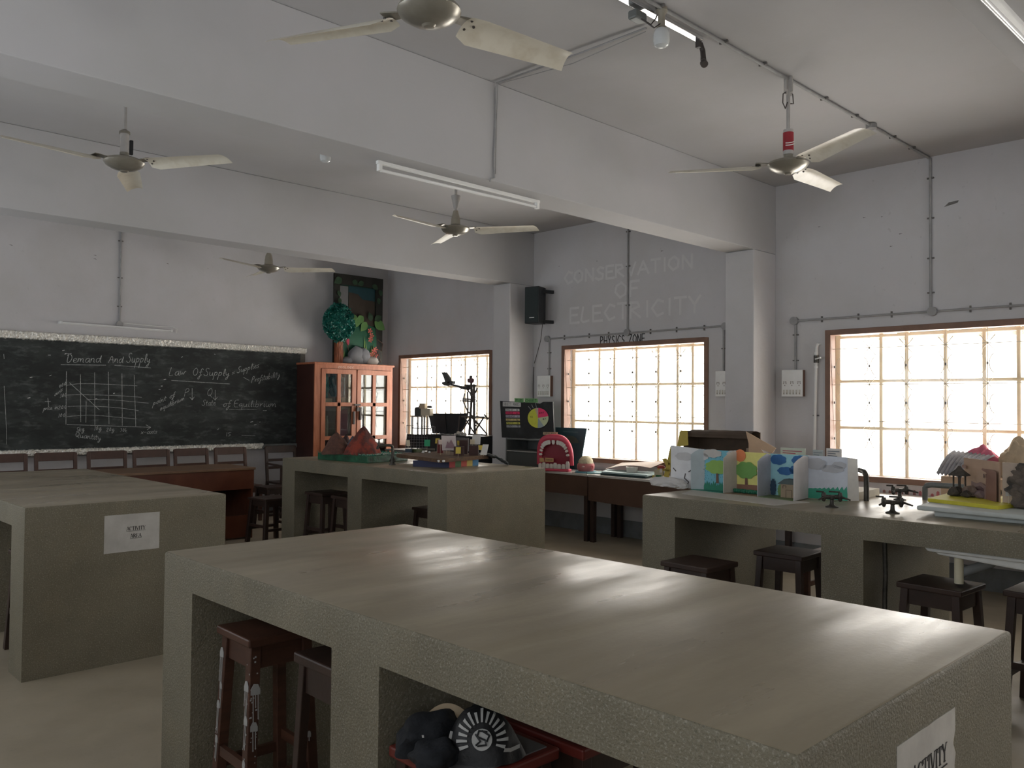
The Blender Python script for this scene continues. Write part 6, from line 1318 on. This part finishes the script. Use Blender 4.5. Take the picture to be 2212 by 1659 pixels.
# ------------------------------------------------------------------ bag and clothes on the stool
zq = .603
bg_ = thing('black_bag', 'black cloth bag with a white sunburst and round emblem on the pale stool', 'bag', (1.46, 1.60, zq))
cB = Vector((1.47, 1.615, zq))
def bagf(u, v):
    a = u * 2 * math.pi; r = (1 - v) ** .42; nz = noise.noise(Vector((math.cos(a) * 1.6, math.sin(a) * 1.6, v * 2 + 4)))
    return cB + EC * (.105 * math.cos(a) * (r + .02) * (1 + .12 * nz)) + NC * (.070 * math.sin(a) * (r + .02) * (1 + .1 * nz)) + Z_ * (.122 * v + .006 * nz) + NC * -.02 * v
g = G(); g.grid(bagf, 48, 14); g.obj('bag_body', mat('bag_black', (.010, .010, .011), .55, .4, 20, bump=.2), bg_, smooth=True)
def bagp(s, t, off=.0025):
    """s, t in metres on the front of the bag, right and up"""
    v = max(.02, min(.97, t / .122)); r = (1 - v) ** .42 + .02; ca = max(-.98, min(.98, s / (.105 * r))); a = -math.acos(ca)
    u = (a / (2 * math.pi)) % 1.0
    p = bagf(u, v); q = bagf((1 - u) % 1.0, v); f_ = p if (p - cB).dot(NC) > (q - cB).dot(NC) else q
    return f_ + NC * off + Z_ * off * .6
PW = flat('print_white', .50, .50, .48)
g = G(); cs, ct2 = .004, .056
for k in range(15):
    a = math.radians(-20 + k * 16); L0, L1 = .036, .060 + .005 * (k % 2); w_ = .0036
    p0 = (cs + L0 * math.cos(a), ct2 + L0 * math.sin(a)); p1 = (cs + L1 * math.cos(a), ct2 + L1 * .95 * math.sin(a))
    d = Vector((-math.sin(a), math.cos(a)))
    for q in range(6):
        t0, t1 = q / 6, (q + 1) / 6; wa, wb = w_ * (.6 + .4 * t0), w_ * (.6 + .4 * t1); a0 = (p0[0] + (p1[0] - p0[0]) * t0, p0[1] + (p1[1] - p0[1]) * t0); a1 = (p0[0] + (p1[0] - p0[0]) * t1, p0[1] + (p1[1] - p0[1]) * t1)
        g.prism([bagp(a0[0] - d.x * wa, a0[1] - d.y * wa, .0035), bagp(a0[0] + d.x * wa, a0[1] + d.y * wa, .0035), bagp(a1[0] + d.x * wb, a1[1] + d.y * wb, .0035), bagp(a1[0] - d.x * wb, a1[1] - d.y * wb, .0035)], NC * .001)
pl(g.obj('sunburst_print', PW, bg_), 'white sunburst rays printed on the bag')
g = G(); g.prism([bagp(cs + .025 * math.cos(t), ct2 + .023 * math.sin(t), .004) for t in [2 * math.pi * i / 24 for i in range(24)]], NC * .001); pl(g.obj('emblem', PW, bg_), 'pale round emblem')
g = G()
for l in ([(.012, .016), (-.008, .018), (-.012, .006), (.008, -.002), (.010, -.012), (-.010, -.014)], [(-.016, .010), (-.004, -.004), (-.014, -.012)], [(.0, .018), (.018, .008), (.012, -.004)]): g.ribbon([bagp(cs + a, ct2 + b, .0062) for a, b in l], .0045, NC, .0006)
g.obj('emblem_letters', BLK, bg_)
g = G()
for a, b in (((-.09, .060), (-.07, .015)), ((.060, .030), (.095, .026))): g.ribbon([bagp(*a, .004), bagp((a[0] + b[0]) / 2, (a[1] + b[1]) / 2, .004), bagp(*b, .004)], .010, NC, .001)
g.obj('white_band', PW, bg_)
jk = thing('dark_jacket', 'dark navy folded jacket beside the sunburst bag', 'jacket', (1.40, 1.72, zq))
g = G(); g.blob((1.41, 1.74, zq + .03), (.10, .07, .055), .3, 1.8, 4, 6, flat=-.03); g.blob((1.36, 1.66, zq + .02), (.07, .06, .035), .28, 1.8, 4, 9, flat=-.02); g.obj('cloth', mat('navy_cloth', (.012, .014, .018), .85, .3, 14, bump=.3), jk, smooth=True)
p = at(912, 1593, 2, zq + .07); G().prism([p, p + EC * .005, p + EC * .004 + Z_ * .006, p - EC * .001 + Z_ * .006], NC * .002).obj('small_mark', PW, jk)
g = G(); g.grid(lambda u, v: Vector((1.425, 1.80, zq + .045)) + EC * (.16 * u) + NC * (.012 * math.sin(u * 3)) + Z_ * ((.055 * math.sin(math.pi * min(1, u * 1.15)) ** .7) * (1 - v) - .02 * v), 14, 5); bmesh.ops.solidify(g.b, geom=list(g.b.faces), thickness=.002); tag(g.obj('brown_folder', flat('folder_brown', .48, .37, .24), smooth=True), 'bent tan folder tucked behind the navy jacket on the stool', 'folder')
